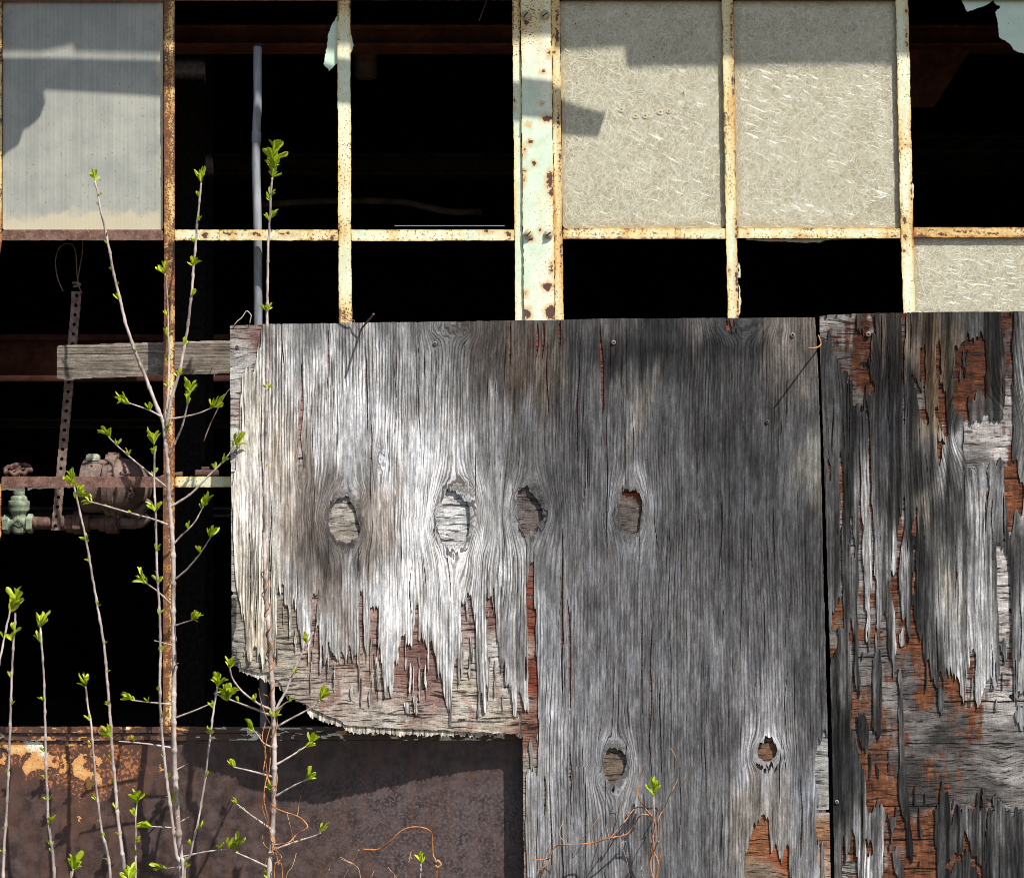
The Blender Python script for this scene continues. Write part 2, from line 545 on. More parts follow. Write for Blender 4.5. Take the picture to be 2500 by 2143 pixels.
def simple(name, c0, c1, scale=40, rough=0.75, spec=0.3, bump=0.4, bd=0.0008, st=(1, 1, 1), spots=None):
    g = G(name, rough, spec)
    o = g.scalev(g.obj(), st)
    n = g.noise(o, scale, 4, 0.62); f = g.noise(o, scale * 5, 3, 0.6)
    c = g.mix(g.rng(n, 0.32, 0.68), c0, c1)
    c = g.tint(c, g.rng(f, 0.3, 0.7, 0.8, 1.18))
    if spots:
        c = g.mix(g.rng(f, spots[1], spots[1] + 0.05), c, spots[0])
    g.col(c)
    g.bump(g.add(n, g.mul(f, 0.6)), bump, bd)
    return g.m
M_RBAR = simple('brown_rust', (0.10, 0.05, 0.036), (0.21, 0.12, 0.095), 60, 0.7, 0.3, 0.5, 0.001, spots=((0.45, 0.2, 0.07), 0.62))
M_PIPE = simple('rusty_iron_pipe', (0.06, 0.032, 0.026), (0.145, 0.082, 0.065), 55, 0.7, 0.3, 0.6, 0.001)
M_CAST = simple('rusted_casting', (0.075, 0.052, 0.048), (0.175, 0.115, 0.09), 28, 0.7, 0.35, 0.6, 0.0009, spots=((0.36, 0.17, 0.07), 0.66))
M_STRAP = simple('brown_strap', (0.12, 0.075, 0.06), (0.24, 0.17, 0.145), 90, 0.7, 0.3, 0.5, 0.0008)
M_BRASS = simple('green_bronze', (0.11, 0.15, 0.105), (0.27, 0.30, 0.21), 45, 0.5, 0.5, 0.3, 0.0006)
M_CONDUIT = simple('grey_galvanised', (0.14, 0.147, 0.16), (0.28, 0.293, 0.32), 30, 0.45, 0.5, 0.3, 0.0005, (1, 1, 0.15))
M_WIRE = simple('rusty_wire', (0.10, 0.06, 0.045), (0.26, 0.17, 0.13), 120, 0.7, 0.3)
M_PALEWIRE = simple('pale_wire', (0.30, 0.26, 0.22), (0.5, 0.46, 0.4), 120, 0.6, 0.4)
M_SCREW = simple('dull_screw_steel', (0.12, 0.10, 0.095), (0.32, 0.28, 0.26), 300, 0.5, 0.5)
M_BOLT = simple('painted_bolt', (0.34, 0.29, 0.17), (0.58, 0.52, 0.34), 160, 0.5, 0.4, spots=((0.3, 0.14, 0.05), 0.6))
M_BLACK = simple('dark_void', (0.012, 0.01, 0.01), (0.03, 0.025, 0.025), 80, 0.9, 0.1)
M_INNER = simple('dark_interior', (0.030, 0.031, 0.036), (0.060, 0.060, 0.068), 6, 0.95, 0.1)  # even base colour kept near black for interior shell and plinth
M_BEAM = simple('dark_red_steel', (0.13, 0.05, 0.035), (0.24, 0.10, 0.07), 14, 0.8, 0.2)
M_TAN = simple('tan_resin', (0.5, 0.43, 0.28), (0.66, 0.58, 0.4), 150, 0.6, 0.3)
M_VINE = simple('dry_orange_vine', (0.22, 0.075, 0.022), (0.46, 0.20, 0.07), 70, 0.6, 0.3)
M_DRY = simple('dry_weed', (0.26, 0.14, 0.07), (0.48, 0.31, 0.18), 90, 0.8, 0.2)
M_SOIL = simple('bare_soil', (0.05, 0.042, 0.032), (0.13, 0.11, 0.08), 7, 0.95, 0.1, 0.8, 0.02)
M_EAVE = simple('weathered_tin', (0.16, 0.16, 0.16), (0.27, 0.26, 0.25), 9, 0.6, 0.4)
M_SIDING = simple('rusty_siding', (0.10, 0.06, 0.045), (0.22, 0.14, 0.10), 5, 0.75, 0.3)
M_PUTTY = simple('old_putty', (0.55, 0.50, 0.38), (0.72, 0.67, 0.54), 90, 0.85, 0.2)

def bark_material():
    g = G('pale_brown_bark', 0.7, 0.25)
    o = g.obj()
    n = g.noise(g.scalev(o, (60, 60, 14)), 1, 3, 0.6)
    f = g.noise(o, 330, 2, 0.5)
    c = g.mix(g.rng(n, 0.32, 0.68), (0.22, 0.165, 0.145), (0.47, 0.40, 0.37))
    c = g.mix(g.rng(f, 0.66, 0.72), c, (0.74, 0.70, 0.66))
    c = g.mix(g.rng(f, 0.30, 0.24), c, (0.09, 0.06, 0.05))
    g.col(c); g.bump(g.add(n, f), 0.4, 0.0006)
    return g.m
M_BARK = bark_material()

def leaf_material():
    g = G('young_green_leaf', 0.42, 0.4)
    o = g.obj()
    info = g.nt.nodes.new('ShaderNodeObjectInfo')
    n = g.noise(o, 3.0, 2, 0.5)
    c = g.mix(info.outputs['Random'], (0.25, 0.37, 0.010), (0.58, 0.64, 0.045))
    c = g.tint(c, g.rng(n, 0.3, 0.7, 0.8, 1.15))
    g.col(c)
    t = g.nt.nodes.new('ShaderNodeBsdfTranslucent')
    g.set(t.inputs['Color'], g.mix(1.0, c, (1.15, 1.2, 0.4), 'MULTIPLY'))
    ms = g.nt.nodes.new('ShaderNodeMixShader'); ms.inputs[0].default_value = 0.38
    g.nt.links.new(g.b.outputs[0], ms.inputs[1]); g.nt.links.new(t.outputs[0], ms.inputs[2])
    g.nt.links.new(ms.outputs[0], g.nt.nodes['Material Output'].inputs['Surface'])
    return g.m
M_LEAF = leaf_material()

def fibre_pane_material():
    g = G('fibreglass_sheet', 0.45, 0.4)
    o = g.obj()
    n = g.noise(o, 10, 3, 0.6); f = g.noise(o, 230, 3, 0.7); mid = g.noise(o, 60, 3, 0.6)
    c = g.mix(g.rng(n, 0.3, 0.7), (0.37, 0.335, 0.22), (0.48, 0.45, 0.32))
    c = g.tint(c, g.mul(g.rng(f, 0.3, 0.7, 0.72, 1.25), g.rng(mid, 0.3, 0.7, 0.88, 1.1)))
    dirt = g.rng(g.add(g.attr('d'), g.mul(n, -14)), -6, 18, 1, 0)
    c = g.mix(g.mul(dirt, 0.55), c, (0.30, 0.24, 0.15))
    g.col(c); g.bump(g.add(f, mid), 0.5, 0.0008)
    return g.m
M_FPANE = fibre_pane_material()
M_FIBRE = simple('glass_fibre', (0.58, 0.55, 0.43), (0.72, 0.69, 0.56), 90, 0.29, 0.55, 0.0)

def ribbed_pane_material():
    g = G('dusty_ribbed_glass', 0.35, 0.45)
    o = g.obj()
    rib = g.math('SINE', g.mul(g.attr('px'), 2 * math.pi / 9.5))
    n = g.noise(o, 9, 4, 0.6); f = g.noise(o, 240, 2, 0.6); v = g.noise(g.scalev(o, (130, 130, 4)), 1, 3, 0.6)
    c = g.mix(g.rng(n, 0.3, 0.7), (0.28, 0.288, 0.26), (0.385, 0.383, 0.33))
    c = g.tint(c, g.mul(g.rng(v, 0.3, 0.7, 0.93, 1.06), g.rng(rib, -1, 1, 0.965, 1.025)))
    c = g.mix(g.rng(f, 0.66, 0.72), c, (0.16, 0.15, 0.12))
    dn = g.noise(o, 16, 4, 0.65)
    dirt = g.rng(g.add(g.attr('dirt'), g.mul(g.add(dn, -0.5), 90)), -10, 14)
    c = g.mix(g.mul(dirt, 0.75), c, (0.56, 0.49, 0.33))
    g.col(c); g.bump(g.add(g.mul(rib, 0.16), g.mul(f, 0.4)), 0.3, 0.0006)
    return g.m
M_RPANE = ribbed_pane_material()

def mint_pane_material():
    g = G('painted_glass', 0.22, 0.5)
    o = g.obj()
    n = g.noise(o, 22, 4, 0.6)
    c = g.mix(g.rng(n, 0.3, 0.7), (0.50, 0.64, 0.50), (0.60, 0.71, 0.57))
    c = g.mix(g.rng(g.noise(o, 120, 2, 0.5), 0.70, 0.73), c, (0.1, 0.1, 0.12))
    g.col(c); g.bump(n, 0.1, 0.0005)
    return g.m
M_MINT = mint_pane_material()

# ================================================================== THE SETTING
GROUND_PY = 2473.0     # ground level, in window-plane pixels
def quad_obj(name, V, mat, kind='structure'):
    o = pymesh(name, V, [(0, 1, 2, 3)], mat); o['kind'] = kind
    return o
quad_obj('ground', [(-60, -60, 0), (60, -60, 0), (60, 60, 0), (-60, 60, 0)], M_SOIL)

def wbox(name, x0, x1, y0, y1, z0, z1, mat, parent=None, kind=None):
    V = [(x, y, z) for x in (x0, x1) for y in (y0, y1) for z in (z0, z1)]
    F = [(0, 1, 3, 2), (4, 6, 7, 5), (0, 4, 5, 1), (2, 3, 7, 6), (0, 2, 6, 4), (1, 5, 7, 3)]
    o = pymesh(name, V, F, mat, parent)
    if kind: o['kind'] = kind
    return o
# dark shed interior
M_FLOOR = simple('dusty_concrete_floor', (0.16, 0.15, 0.14), (0.27, 0.255, 0.235), 5, 0.9, 0.2)
wbox('interior_floor', -4, 4, 0.06, 6.0, 0.004, 0.03, M_FLOOR, kind='structure')
wbox('interior_ceiling', -4, 4, 0.06, 6.0, 3.9, 3.95, M_INNER, kind='structure')
wbox('interior_wall_side', -4.05, -4, 0.06, 6.0, 0.03, 3.9, M_INNER, kind='structure')
wbox('interior_wall_side', 4, 4.05, 0.06, 6.0, 0.03, 3.9, M_INNER, kind='structure')
zs = P(0, 550, 6.0)[2]
xa, xb = P(962, 0, 6.0)[0], P(1232, 0, 6.0)[0]
g_ = 0.0042
wbox('interior_wall_rear', -4, 4, 6.0, 6.05, 0.03, zs - g_, M_INNER, kind='structure')
wbox('interior_wall_rear', -4, 4, 6.0, 6.05, zs + g_, 3.9, M_INNER, kind='structure')
wbox('interior_wall_rear', -4, xa, 6.0, 6.05, zs - g_, zs + g_, M_INNER, kind='structure')
wbox('interior_wall_rear', xb, 4, 6.0, 6.05, zs - g_, zs + g_, M_INNER, kind='structure')
# outside wall round the windows
zt = P(0, -26, 0)[2]
wbox('wall_header', -4, 4, 0.008, 0.05, zt, 3.9, M_SIDING, kind='structure')
wbox('wall_side', -4, P(-31, 0, 0)[0], 0.006, 0.05, 0.0, zt, M_SIDING, kind='structure')
wbox('wall_side', P(2640, 0, 0)[0], 4, 0.006, 0.05, 0.0, zt, M_SIDING, kind='structure')
wbox('wall_plinth', P(-31, 0, 0)[0], P(2640, 0, 0)[0], 0.012, 0.05, 0.0, P(0, 1812, 0)[2], M_INNER, kind='structure')

# unseen eave above the frame, sheets shaped to throw the upper panes' shadows
KX, KY = to_sun.x / -to_sun.y, to_sun.z / -to_sun.y
def lifted(poly, Yo):
    """outline of a sheet at depth Yo whose shadow on the window plane is poly"""
    d = -Yo / S
    return [(x + KX * d, y - KY * d) for x, y in poly]
def flat_sheet(name, poly, Yo, th, mat, parent):
    """polygon sheet standing at depth Yo; true positions"""
    from mathutils.geometry import tessellate_polygon
    V = []
    for dy in (0, th):
        V += [((x - 1250) * S, Yo + dy, ZC + (1071.5 - y) * S) for x, y in poly]
    n = len(poly)
    tri = tessellate_polygon([[Vector((x, y, 0)) for x, y in poly]])
    F = [tuple(t) for t in tri] + [tuple(i + n for i in reversed(t)) for t in tri]
    F += [(i, (i + 1) % n, (i + 1) % n + n, i + n) for i in range(n)]
    return pymesh(name, V, F, mat, parent)
eave = thing('shadow_eave', 'unseen eave sheets above the windows, shaped to shade the upper panes', 'eave', P(1250, -1000, -0.2))
top_e = [(-2500, -420), (-2500, 122), (98, 122), (150, 112), (176, 104), (186, 122), (400, 126), (840, 128), (1250, 122), (1362, 118), (1526, 112),
         (1534, 160), (1800, 158), (1960, 154), (2180, 155), (2600, 152), (5200, 150), (5200, -420)]
flat_sheet('shadow_fascia', lifted(top_e, -0.42), -0.42, 0.004, M_EAVE, eave)
bar_e = [(-2500, 146), (105, 141), (390, 148), (640, 160), (840, 168), (1100, 206), (1350, 236), (1420, 262), (1478, 277), (1462, 330), (1366, 324), (1180, 308),
         (857, 274), (640, 250), (390, 231), (250, 222), (104, 214), (110, 250), (97, 284), (72, 306), (58, 312), (46, 350), (20, 366), (0, 388), (-60, 420), (-2500, 470)]
flat_sheet('shadow_strip', lifted(bar_e, -0.27), -0.27, 0.003, M_EAVE, eave)
zf = ZC + (1071.5 - (-420 - KY * 0.42 / S)) * S
wbox('soffit', -3.2, 3.2, -0.43, 0.006, zf - 0.02, zf + 0.02, M_EAVE, eave)
for bx in (-1.9, 0.35, 2.2):
    zb0 = ZC + (1071.5 - (200 - KY * 0.27 / S)) * S
    wbox('bracket', bx, bx + 0.02, -0.267, 0.006, zb0 + 0.05, zb0 + 0.07, M_EAVE, eave)

# ================================================================== STEEL WINDOWS
const = lambda v: (lambda x, y: np.full(np.shape(x), v))
YB, YG, YC = -0.007, 0.0025, -0.012      # bars, panes, cover plate
def chips(lst):
    def f(x, y, _):
        r = np.full(x.shape, -20.0)
        for cx, cy, a, b in lst:
            q = np.sqrt(((x - cx) / a) ** 2 + ((y - cy) / b) ** 2)
            r = np.maximum(r, (1 - q) * min(a, b))
        return r
    return f
def rust_lit_map(base, pts=()):
    def f(x, y, d):
        if base > 0.8 and base < 0.9:  # rusty mullion: right side set paler, its lit edge put into the rust value
            return np.clip(0.92 - 0.26 * sst(409, 422, x + 9 * (fbm(x / 9, y / 30, 77) - 0.5)) + 0.5 * (fbm(x / 16, y / 60, 5) - 0.5), 0, 1.2)
        v = np.full(x.shape, float(base)) + 0.16 * (fbm(x / 60 + 3, y / 90, 5) - 0.5) * 2
        for cx, cy, r, amp in pts:
            v = v + amp * np.exp(-(((x - cx) / r) ** 2 + ((y - cy) / r) ** 2))
        return np.clip(v, 0, 1.2)
    return f
def bar(name, poly, parent, rust=0.2, Y=YB, th=0.03, mat=None, chip=(), rpts=(), dx=3.0, dy=5.0, rough=0.8):
    xs = [p[0] for p in poly]; ys = [p[1] for p in poly]
    fld = lambda X, Yp: sdf(X, Yp, poly, 20) + rough * (fbm(X / 9, Yp / 9, 3) - 0.5) * 2
    dep = lambda x, y: Y + 0.0006 * (fbm(x / 30, y / 60, 11) - 0.5)
    return field_mesh(name, (min(xs) - dx, min(ys) - dy, max(xs) + dx, max(ys) + dy), dx, dy, fld, dep, th, mat or M_PAINT, parent,
                      {'rust': rust_lit_map(rust, rpts), 'chip': chips(chip)})

winL = thing('steel_window', 'rusty steel window with empty openings left of the wide mullion, one ribbed pane left', 'window', P(600, 1775, 0))
bar('jamb', [(-30, -26), (5, -26), (4, 590), (-2, 640), (-3, 1150), (2, 1190), (3, 1300), (-3, 1330), (-4, 1772), (-30, 1772)], winL, 0.55)
bar('mullion', [(399, -26), (427, -26), (426, 560), (427, 1170), (429, 1772), (398, 1772), (399, 1170), (400, 560)], winL, 0.83, chip=[(406, 551, 3.5, 3.5)], dx=2.6,
    rpts=[(421, 250, 60, -0.2), (424, 420, 90, -0.25), (410, 700, 60, -0.15), (408, 1600, 60, -0.3), (410, 1430, 40, -0.3)])
bar('muntin', [(824, -26), (855, -26), (857, 560), (859.5, 800), (860, 1200), (829, 1200), (828, 800), (826, 560)], winL, 0.26, rpts=[(840, 10, 40, 0.4), (845, 560, 30, 0.3), (832, 430, 40, 0.2), (840, 770, 40, 0.4)])
bar('jamb', [(1250, -26), (1269, -26), (1276, 575), (1279.5, 800), (1282, 1200), (1262, 1200), (1258.5, 800), (1256.5, 575)], winL, 0.27, dx=2.5,
    chip=[(1254, 248, 3, 5), (1253, 267, 4, 4)], rpts=[(1258, 20, 60, 0.3)])
bar('rail', [(-30, -60), (1270, -60), (1270, 1), (-30, 4)], winL, 0.95, Y=YB - 0.001)
bar('rail', [(5.5, 561), (398.5, 561), (398.5, 587), (5.5, 587)], winL, 1, Y=YB + 0.001, mat=M_RBAR)
bar('rail', [(427.5, 561), (825.5, 561), (825.5, 587), (427.5, 588)], winL, 0.42, Y=YB + 0.001, chip=[(500, 575, 9, 7), (560, 571, 14, 5), (625, 573, 12, 5), (700, 572, 14, 4), (812, 580, 6, 8)])
bar('rail', [(858, 561), (1256, 561), (1256, 587.5), (858, 588.5)], winL, 0.33, Y=YB + 0.001, chip=[(1242, 571, 8, 6), (1190, 565, 9, 3)])
bar('rail', [(3.5, 1163), (398.5, 1163), (398.5, 1189), (3.5, 1189)], winL, 1, Y=YB + 0.001, mat=M_RBAR)
bar('rail', [(427.5, 1163), (640, 1163), (640, 1189), (427.5, 1189)], winL, 0.40, Y=YB + 0.001)
bar('putty', [(0, 1189), (62, 1189), (61, 1198), (58, 1202), (40, 1197), (20, 1196), (0, 1198)], winL, 0.3, Y=YB + 0.006, th=0.006, mat=M_PUTTY, dx=2, dy=2, rough=2)
bar('putty', [(66, 1189), (180, 1189), (150, 1192), (110, 1192), (76, 1194), (68, 1197)], winL, 0.3, Y=YB + 0.006, th=0.006, mat=M_PUTTY, dx=2, dy=2, rough=1.5)
# ribbed dusty pane
pane_p = [(6.5, 3), (398, 3), (398, 561), (6.5, 561)]
def pdirt(x, y, f):
    e = np.minimum(np.minimum(x - 8, 397 - x), 561 - y)
    return np.maximum(np.maximum(8 - (x - 6) * 1.2, 22 - (396 - x) * 1.1), np.maximum(52 - (561 - y) * 0.9, 8 - (y - 5) * 0.7)) - 12
field_mesh('pane', (4, 0, 400, 564), 6, 6, lambda X, Y: sdf(X, Y, pane_p, 20), const(YG), 0.005, M_RPANE, winL, {'dirt': pdirt, 'px': lambda x, y, f: x})
field_mesh('glass_shard', (780, 30, 835, 180), 2, 2, lambda X, Y: sdf(X, Y, ZU([(995, 95), (1003, 95), (1003, 362), (975, 385), (950, 412), (938, 388), (918, 375), (926, 330), (935, 280), (945, 205), (955, 170), (975, 130)]), 20) + (vn(X / 5, Y / 5, 8) - 0.5) * 1.5,
           lambda x, y: 0.001 + (x - 825) * 0.0001, 0.004, M_MINT, winL)
field_mesh('glass_shard', (853, 75, 868, 135), 1.5, 1.5, lambda X, Y: sdf(X, Y, ZU([(1068, 190), (1080, 205), (1086, 240), (1092, 262), (1080, 300), (1068, 305)]), 20), const(0.001), 0.004, M_MINT, winL)

cover = thing('mullion_cover', 'wide pale green cover plate with slotted bolts between the two windows', 'mullion', P(1312, 1200, YC))
bar('plate', [(1271, -26), (1345.5, -26), (1352, 575), (1354, 800), (1356, 1200), (1283, 1200), (1280.5, 800), (1277, 575)], cover, 0.17, Y=YC, th=0.006, dx=2.5, dy=2.5,
    chip=[(1284, 57, 8, 7), (1337, 290, 13, 8), (1291, 305, 4, 3), (1293, 347, 6, 6), (1304, 400, 5, 5), (1343, 442, 9, 20), (1346, 470, 6, 8), (1279, 368, 4, 9), (1281, 418, 4, 5), (1278, 436, 3, 8),
          (1336, 700, 13, 11), (1345, 762, 16, 16), (1287, 766, 9, 14), (1284, 716, 4, 6), (1322, 252, 3, 3), (1326, 175, 4, 3), (1341, 131, 5, 8), (1319, 562, 4, 4), (1346, 655, 4, 10), (1296, 585, 6, 5)],
    rpts=[(1300, 60, 50, 0.22), (1320, 490, 40, 0.18), (1300, 620, 60, 0.1)])
for i, (u, v) in enumerate([(1047, 83), (1148, 83), (1062, 1238), (1168, 1238)]):
    px, py = Z2([(u, v)])[0]
    prof = [(-0.002, 12.2), (0.0028, 12.2), (0.0030, 9.6), (0.006, 8.8), (0.0078, 6.0), (0.0085, 0.4)]
    V, F = [], []
    c = Vector(P(px, py, YC)); n = 20
    for h, r in prof:
        for k in range(n):
            a = 2 * math.pi * k / n
            V.append((c.x + r * S * math.cos(a), c.y - h, c.z + r * S * math.sin(a)))
    for q in range(len(prof) - 1):
        for k in range(n):
            k2 = (k + 1) % n
            F.append((q * n + k, q * n + k2, (q + 1) * n + k2, (q + 1) * n + k))
    F.append(tuple((len(prof) - 1) * n + k for k in range(n)))
    b = pymesh('bolt', V, F, M_BOLT, cover, True); b.data.set_sharp_from_angle(angle=R(40))
    a = R(50 if i % 2 == 0 else 35); dx, dz = math.cos(a), math.sin(a)
    sv = [(c.x + s * dx * 7.5 * S - t * dz * 1.3 * S, c.y - h, c.z + s * dz * 7.5 * S + t * dx * 1.3 * S) for h in (0.0050, 0.0090) for s, t in ((-1, -1), (1, -1), (1, 1), (-1, 1))]
    pymesh('slot', sv, [(3, 2, 1, 0), (4, 5, 6, 7), (0, 1, 5, 4), (1, 2, 6, 5), (2, 3, 7, 6), (3, 0, 4, 7)], M_BLACK, b)

winR = thing('steel_window', 'pale green steel window glazed with fibreglass sheets right of the wide mullion', 'window', P(1950, 1200, 0))
bar('jamb', [(1347, -26), (1366, -26), (1373, 575), (1376.5, 800), (1378, 1200), (1357, 1200), (1355, 800), (1353, 575)], winR, 0.42, dx=2.5,
    chip=[(1360, 40, 4, 30), (1360, 90, 5, 25), (1354, 128, 5, 5), (1364, 290, 3, 30), (1367, 400, 3, 40), (1370, 620, 2.5, 50)])
bar('muntin', [(1762, -26), (1789, -26), (1799, 560), (1804.5, 800), (1806, 1200), (1780, 1200), (1778, 800), (1772, 560)], winR, 0.34, dx=2.5,
    chip=[(1786, 70, 3, 60), (1789, 200, 2.5, 60), (1798, 560, 4, 22), (1799, 680, 4, 40), (1780, 664, 3, 6), (1803, 750, 4, 30)], rpts=[(1780, 330, 120, 0.16), (1780, 40, 60, 0.1)])
bar('muntin', [(2186.5, -26), (2216.5, -26), (2230, 560), (2234.5, 800), (2236, 1200), (2209, 1200), (2207, 800), (2199, 560)], winR, 0.30, dx=2.5,
    chip=[(2213, 28, 3, 8), (2214, 85, 3, 12), (2214, 108, 3, 7), (2220, 355, 8, 3), (2225, 310, 3, 20), (2226, 470, 3, 25), (2208, 540, 6, 9), (2210, 578, 5, 9), (2208, 613, 5, 4)], rpts=[(2215, 350, 40, 0.25), (2215, 560, 50, 0.2)])
bar('jamb', [(2614, -26), (2640, -26), (2640, 1200), (2614, 1200)], winR, 0.4)
bar('rail', [(1367, -60), (2640, -60), (2640, -1), (1367, 1)], winR, 0.95, Y=YB - 0.001)
bar('rail', [(1374.5, 557.5), (1771.5, 557), (1772, 583), (1375, 583.5)], winR, 0.46, Y=YB + 0.001)
bar('rail', [(1800.5, 557), (2199, 557), (2200, 581.5), (1801, 582)], winR, 0.42, Y=YB + 0.001, chip=[(1826, 570, 3, 3), (1960, 576, 6, 2), (2180, 577, 8, 3)])
bar('rail', [(2231, 556), (2614, 555), (2614, 579.5), (2232, 580)], winR, 0.60, Y=YB + 0.001, chip=[(2265, 562, 20, 4), (2300, 572, 16, 5), (2350, 565, 25, 3), (2420, 570, 25, 4)])
bar('putty', [(1804, 640), (1807, 660), (1806, 700), (1809, 730), (1808, 760), (1803, 770)], winR, 0.3, Y=YB + 0.002, th=0.006, mat=M_PUTTY, dx=1.5, dy=2, rough=1.5)
bar('putty', [(2228, 448), (2231, 455), (2229, 500), (2226, 515)], winR, 0.3, Y=YB + 0.002, th=0.006, mat=M_PUTTY, dx=1.5, dy=2, rough=1)
bar('putty', [(1806, 583), (2100, 582), (2014, 586), (2000, 593), (1950, 592), (1905, 589), (1860, 589), (1825, 586)], winR, 0.3, Y=YG, th=0.004, mat=M_FPANE, dx=2, dy=1.5, rough=1)

def fibres(poly, n, parent, seed):
    """strands of glass fibre lying in the sheet's surface, as fine raised ribs"""
    r = np.random.default_rng(seed)
    p = np.asarray(poly)
    x = r.uniform(p[:, 0].min(), p[:, 0].max(), n * 2); y = r.uniform(p[:, 1].min(), p[:, 1].max(), n * 2)
    a = r.uniform(0, math.pi, n * 2); L = r.uniform(12, 46, n * 2); k = r.normal(0, 0.012, n * 2)
    pts = []
    for t in (-0.5, -0.17, 0.17, 0.5):
        aa = a + k * L * t
        pts.append((x + L * t * np.cos(aa), y + L * t * np.sin(aa)))
    ok = (sdf(pts[0][0], pts[0][1], poly) > 1) & (sdf(pts[3][0], pts[3][1], poly) > 1)
    sel = np.nonzero(ok)[0][:n]
    w = r.uniform(0.3, 0.62, n * 2)
    sl = r.uniform(0.42, 0.95, n * 2)
    V = []
    for q in range(4):
        X, Y = pts[q][0][sel], pts[q][1][sel]
        nx, ny = -np.sin(a[sel]), np.cos(a[sel])
        ww = w[sel] * (0.35 if q in (0, 3) else 1.0)
        for s, h in ((-1, 0.0), (0, 1.0), (1, 0.0)):
            V.append(PA(X + s * nx * ww, Y + s * ny * ww, YG - 0.0002 - h * ww * S * sl[sel]))
    V = np.stack(V, 1)                      # strand, 12, 3
    m = len(sel)
    f = []
    for q in range(3):
        for s in range(2):
            f.append((q * 3 + s, q * 3 + s + 1, q * 3 + s + 4, q * 3 + s + 3))
    F = (np.arange(m)[:, None, None] * 12 + np.array(f)[None]).reshape(-1, 4)
    me = mesh_arrays('fibre_strands', V.reshape(-1, 3), F.ravel(), np.arange(len(F)) * 4, M_FIBRE, np.zeros(len(F), bool))
    o = bpy.data.objects.new('fibre_strands', me); o['kind'] = 'stuff'
    return put(o, parent)
def fpane(poly, n, seed):
    xs = [q[0] for q in poly]; ys = [q[1] for q in poly]
    o = field_mesh('pane', (min(xs) - 4, min(ys) - 4, max(xs) + 4, max(ys) + 4), 8, 8, lambda X, Y: sdf(X, Y, poly, 20), const(YG), 0.004, M_FPANE, winR)
    fibres(poly, n, o, seed)
    return o
pA = fpane([(1367, 2), (1763, 2), (1772, 557), (1374, 557.5)], 5200, 1)
pB = fpane([(1790, 2), (2188, 2), (2199, 556.5), (1799, 556.5)], 5200, 2)
pC = fpane([(2231, 581), (2614, 580), (2614, 1100), (2236, 1100)], 5000, 3)
for u, v, r in [(1310, 128, 6), (1577, 75, 6.5), (1723, 302, 6.5), (1553, 580, 7), (1628, 613, 7), (1678, 613, 7), (1758, 593, 7.5), (1803, 588, 6), (1880, 492, 4)]:
    px, py = Z2([(u, v)])[0]
    V, F = [], []
    n = 14
    for q, (rr, h) in enumerate(((r, 0.0012), (r * 0.8, 0.0016), (2.2, 0.0016), (2.0, 0.0003))):
        for k in range(n):
            a = 2 * math.pi * k / n
            V.append(P(px + rr * math.cos(a) * (1 + 0.12 * math.sin(3 * a + u)), py + rr * math.sin(a), YG - h))
    for q in range(3):
        for k in range(n):
            F.append((q * n + k, (q + 1) * n + k, (q + 1) * n + (k + 1) % n, q * n + (k + 1) % n))
    ring = pymesh('screw_hole', V, F, M_TAN, pA)
    pymesh('screw_hole_bore', [P(px + 2.1 * math.cos(2 * math.pi * k / 10), py + 2.1 * math.sin(2 * math.pi * k / 10), YG - 0.0006) for k in range(10)], [tuple(reversed(range(10)))], M_BLACK, pA)
# broken painted glass, upper right
sa = ZT([(1060, -60), (1080, 0), (1130, 100), (1170, 186), (1230, 172), (1300, 150), (1390, 118), (1450, 95), (1530, 55), (1588, 8), (1592, -60)])
sb = ZT([(1600, -60), (1590, 30), (1640, 92), (1690, 85), (1682, 140), (1650, 165), (1615, 200), (1636, 270), (1652, 340), (1665, 450), (1670, 590), (1720, 618), (1790, 655), (1865, 710), (1880, 750), (1910, 790), (2000, 832), (2100, 850), (2400, 1000), (2800, 900), (2800, -60)])
for pl, yy in ((sa, YG - 0.001), (sb, YG)):
    xs = [q[0] for q in pl]; ys = [q[1] for q in pl]
    field_mesh('glass_shard', (min(xs) - 2, min(ys) - 2, max(xs) + 2, max(ys) + 2), 2.5, 2.5, lambda X, Y: sdf(X, Y, pl, 20) + (vn(X / 6, Y / 6, 4) - 0.5) * 1.2, const(yy), 0.004, M_MINT, winR)

# ================================================================== RUSTED STEEL SHEET AND SILL
sheet = thing('rusted_steel_sheet', 'large rust-brown steel sheet with peeling cream paint under the left window', 'metal sheet', P(600, GROUND_PY, 0))
pp = [ZS([(-200, 235), (470, 242), (480, 350), (560, 420), (612, 500), (575, 532), (430, 510), (340, 580), (205, 582), (250, 490), (372, 440), (300, 400), (200, 418), (110, 400), (80, 340), (-200, 330)]),
      ZS([(650, 420), (720, 370), (752, 400), (700, 470), (732, 500), (690, 582), (640, 600), (605, 660), (615, 600), (640, 520)]),
      ZS([(748, 500), (800, 420), (860, 380), (930, 395), (862, 440), (900, 520), (965, 570), (1060, 620), (1062, 680), (990, 690), (940, 762), (888, 722), (888, 660), (820, 622)]),
      ZS([(0, 385), (90, 390), (80, 470), (0, 460)]), ZS([(1010, 420), (1060, 410), (1080, 520), (1030, 540)]), ZS([(1670, 545), (1720, 540), (1730, 575), (1690, 565)]),
      ZS([(810, 1060), (850, 1080), (880, 1120), (800, 1115)]), ZS([(590, 255), (920, 262), (935, 320), (900, 300), (700, 285), (600, 280)])]
def sh_paint(x, y, f):
    wx = x + 34 * (fbm(x / 13, y / 13, 21, 4) - 0.5); wy = y + 34 * (fbm(x / 13, y / 13, 22, 4) - 0.5)
    r = np.full(x.shape, -30.0)
    for p in pp: r = np.maximum(r, sdf(wx, wy, p))
    return r
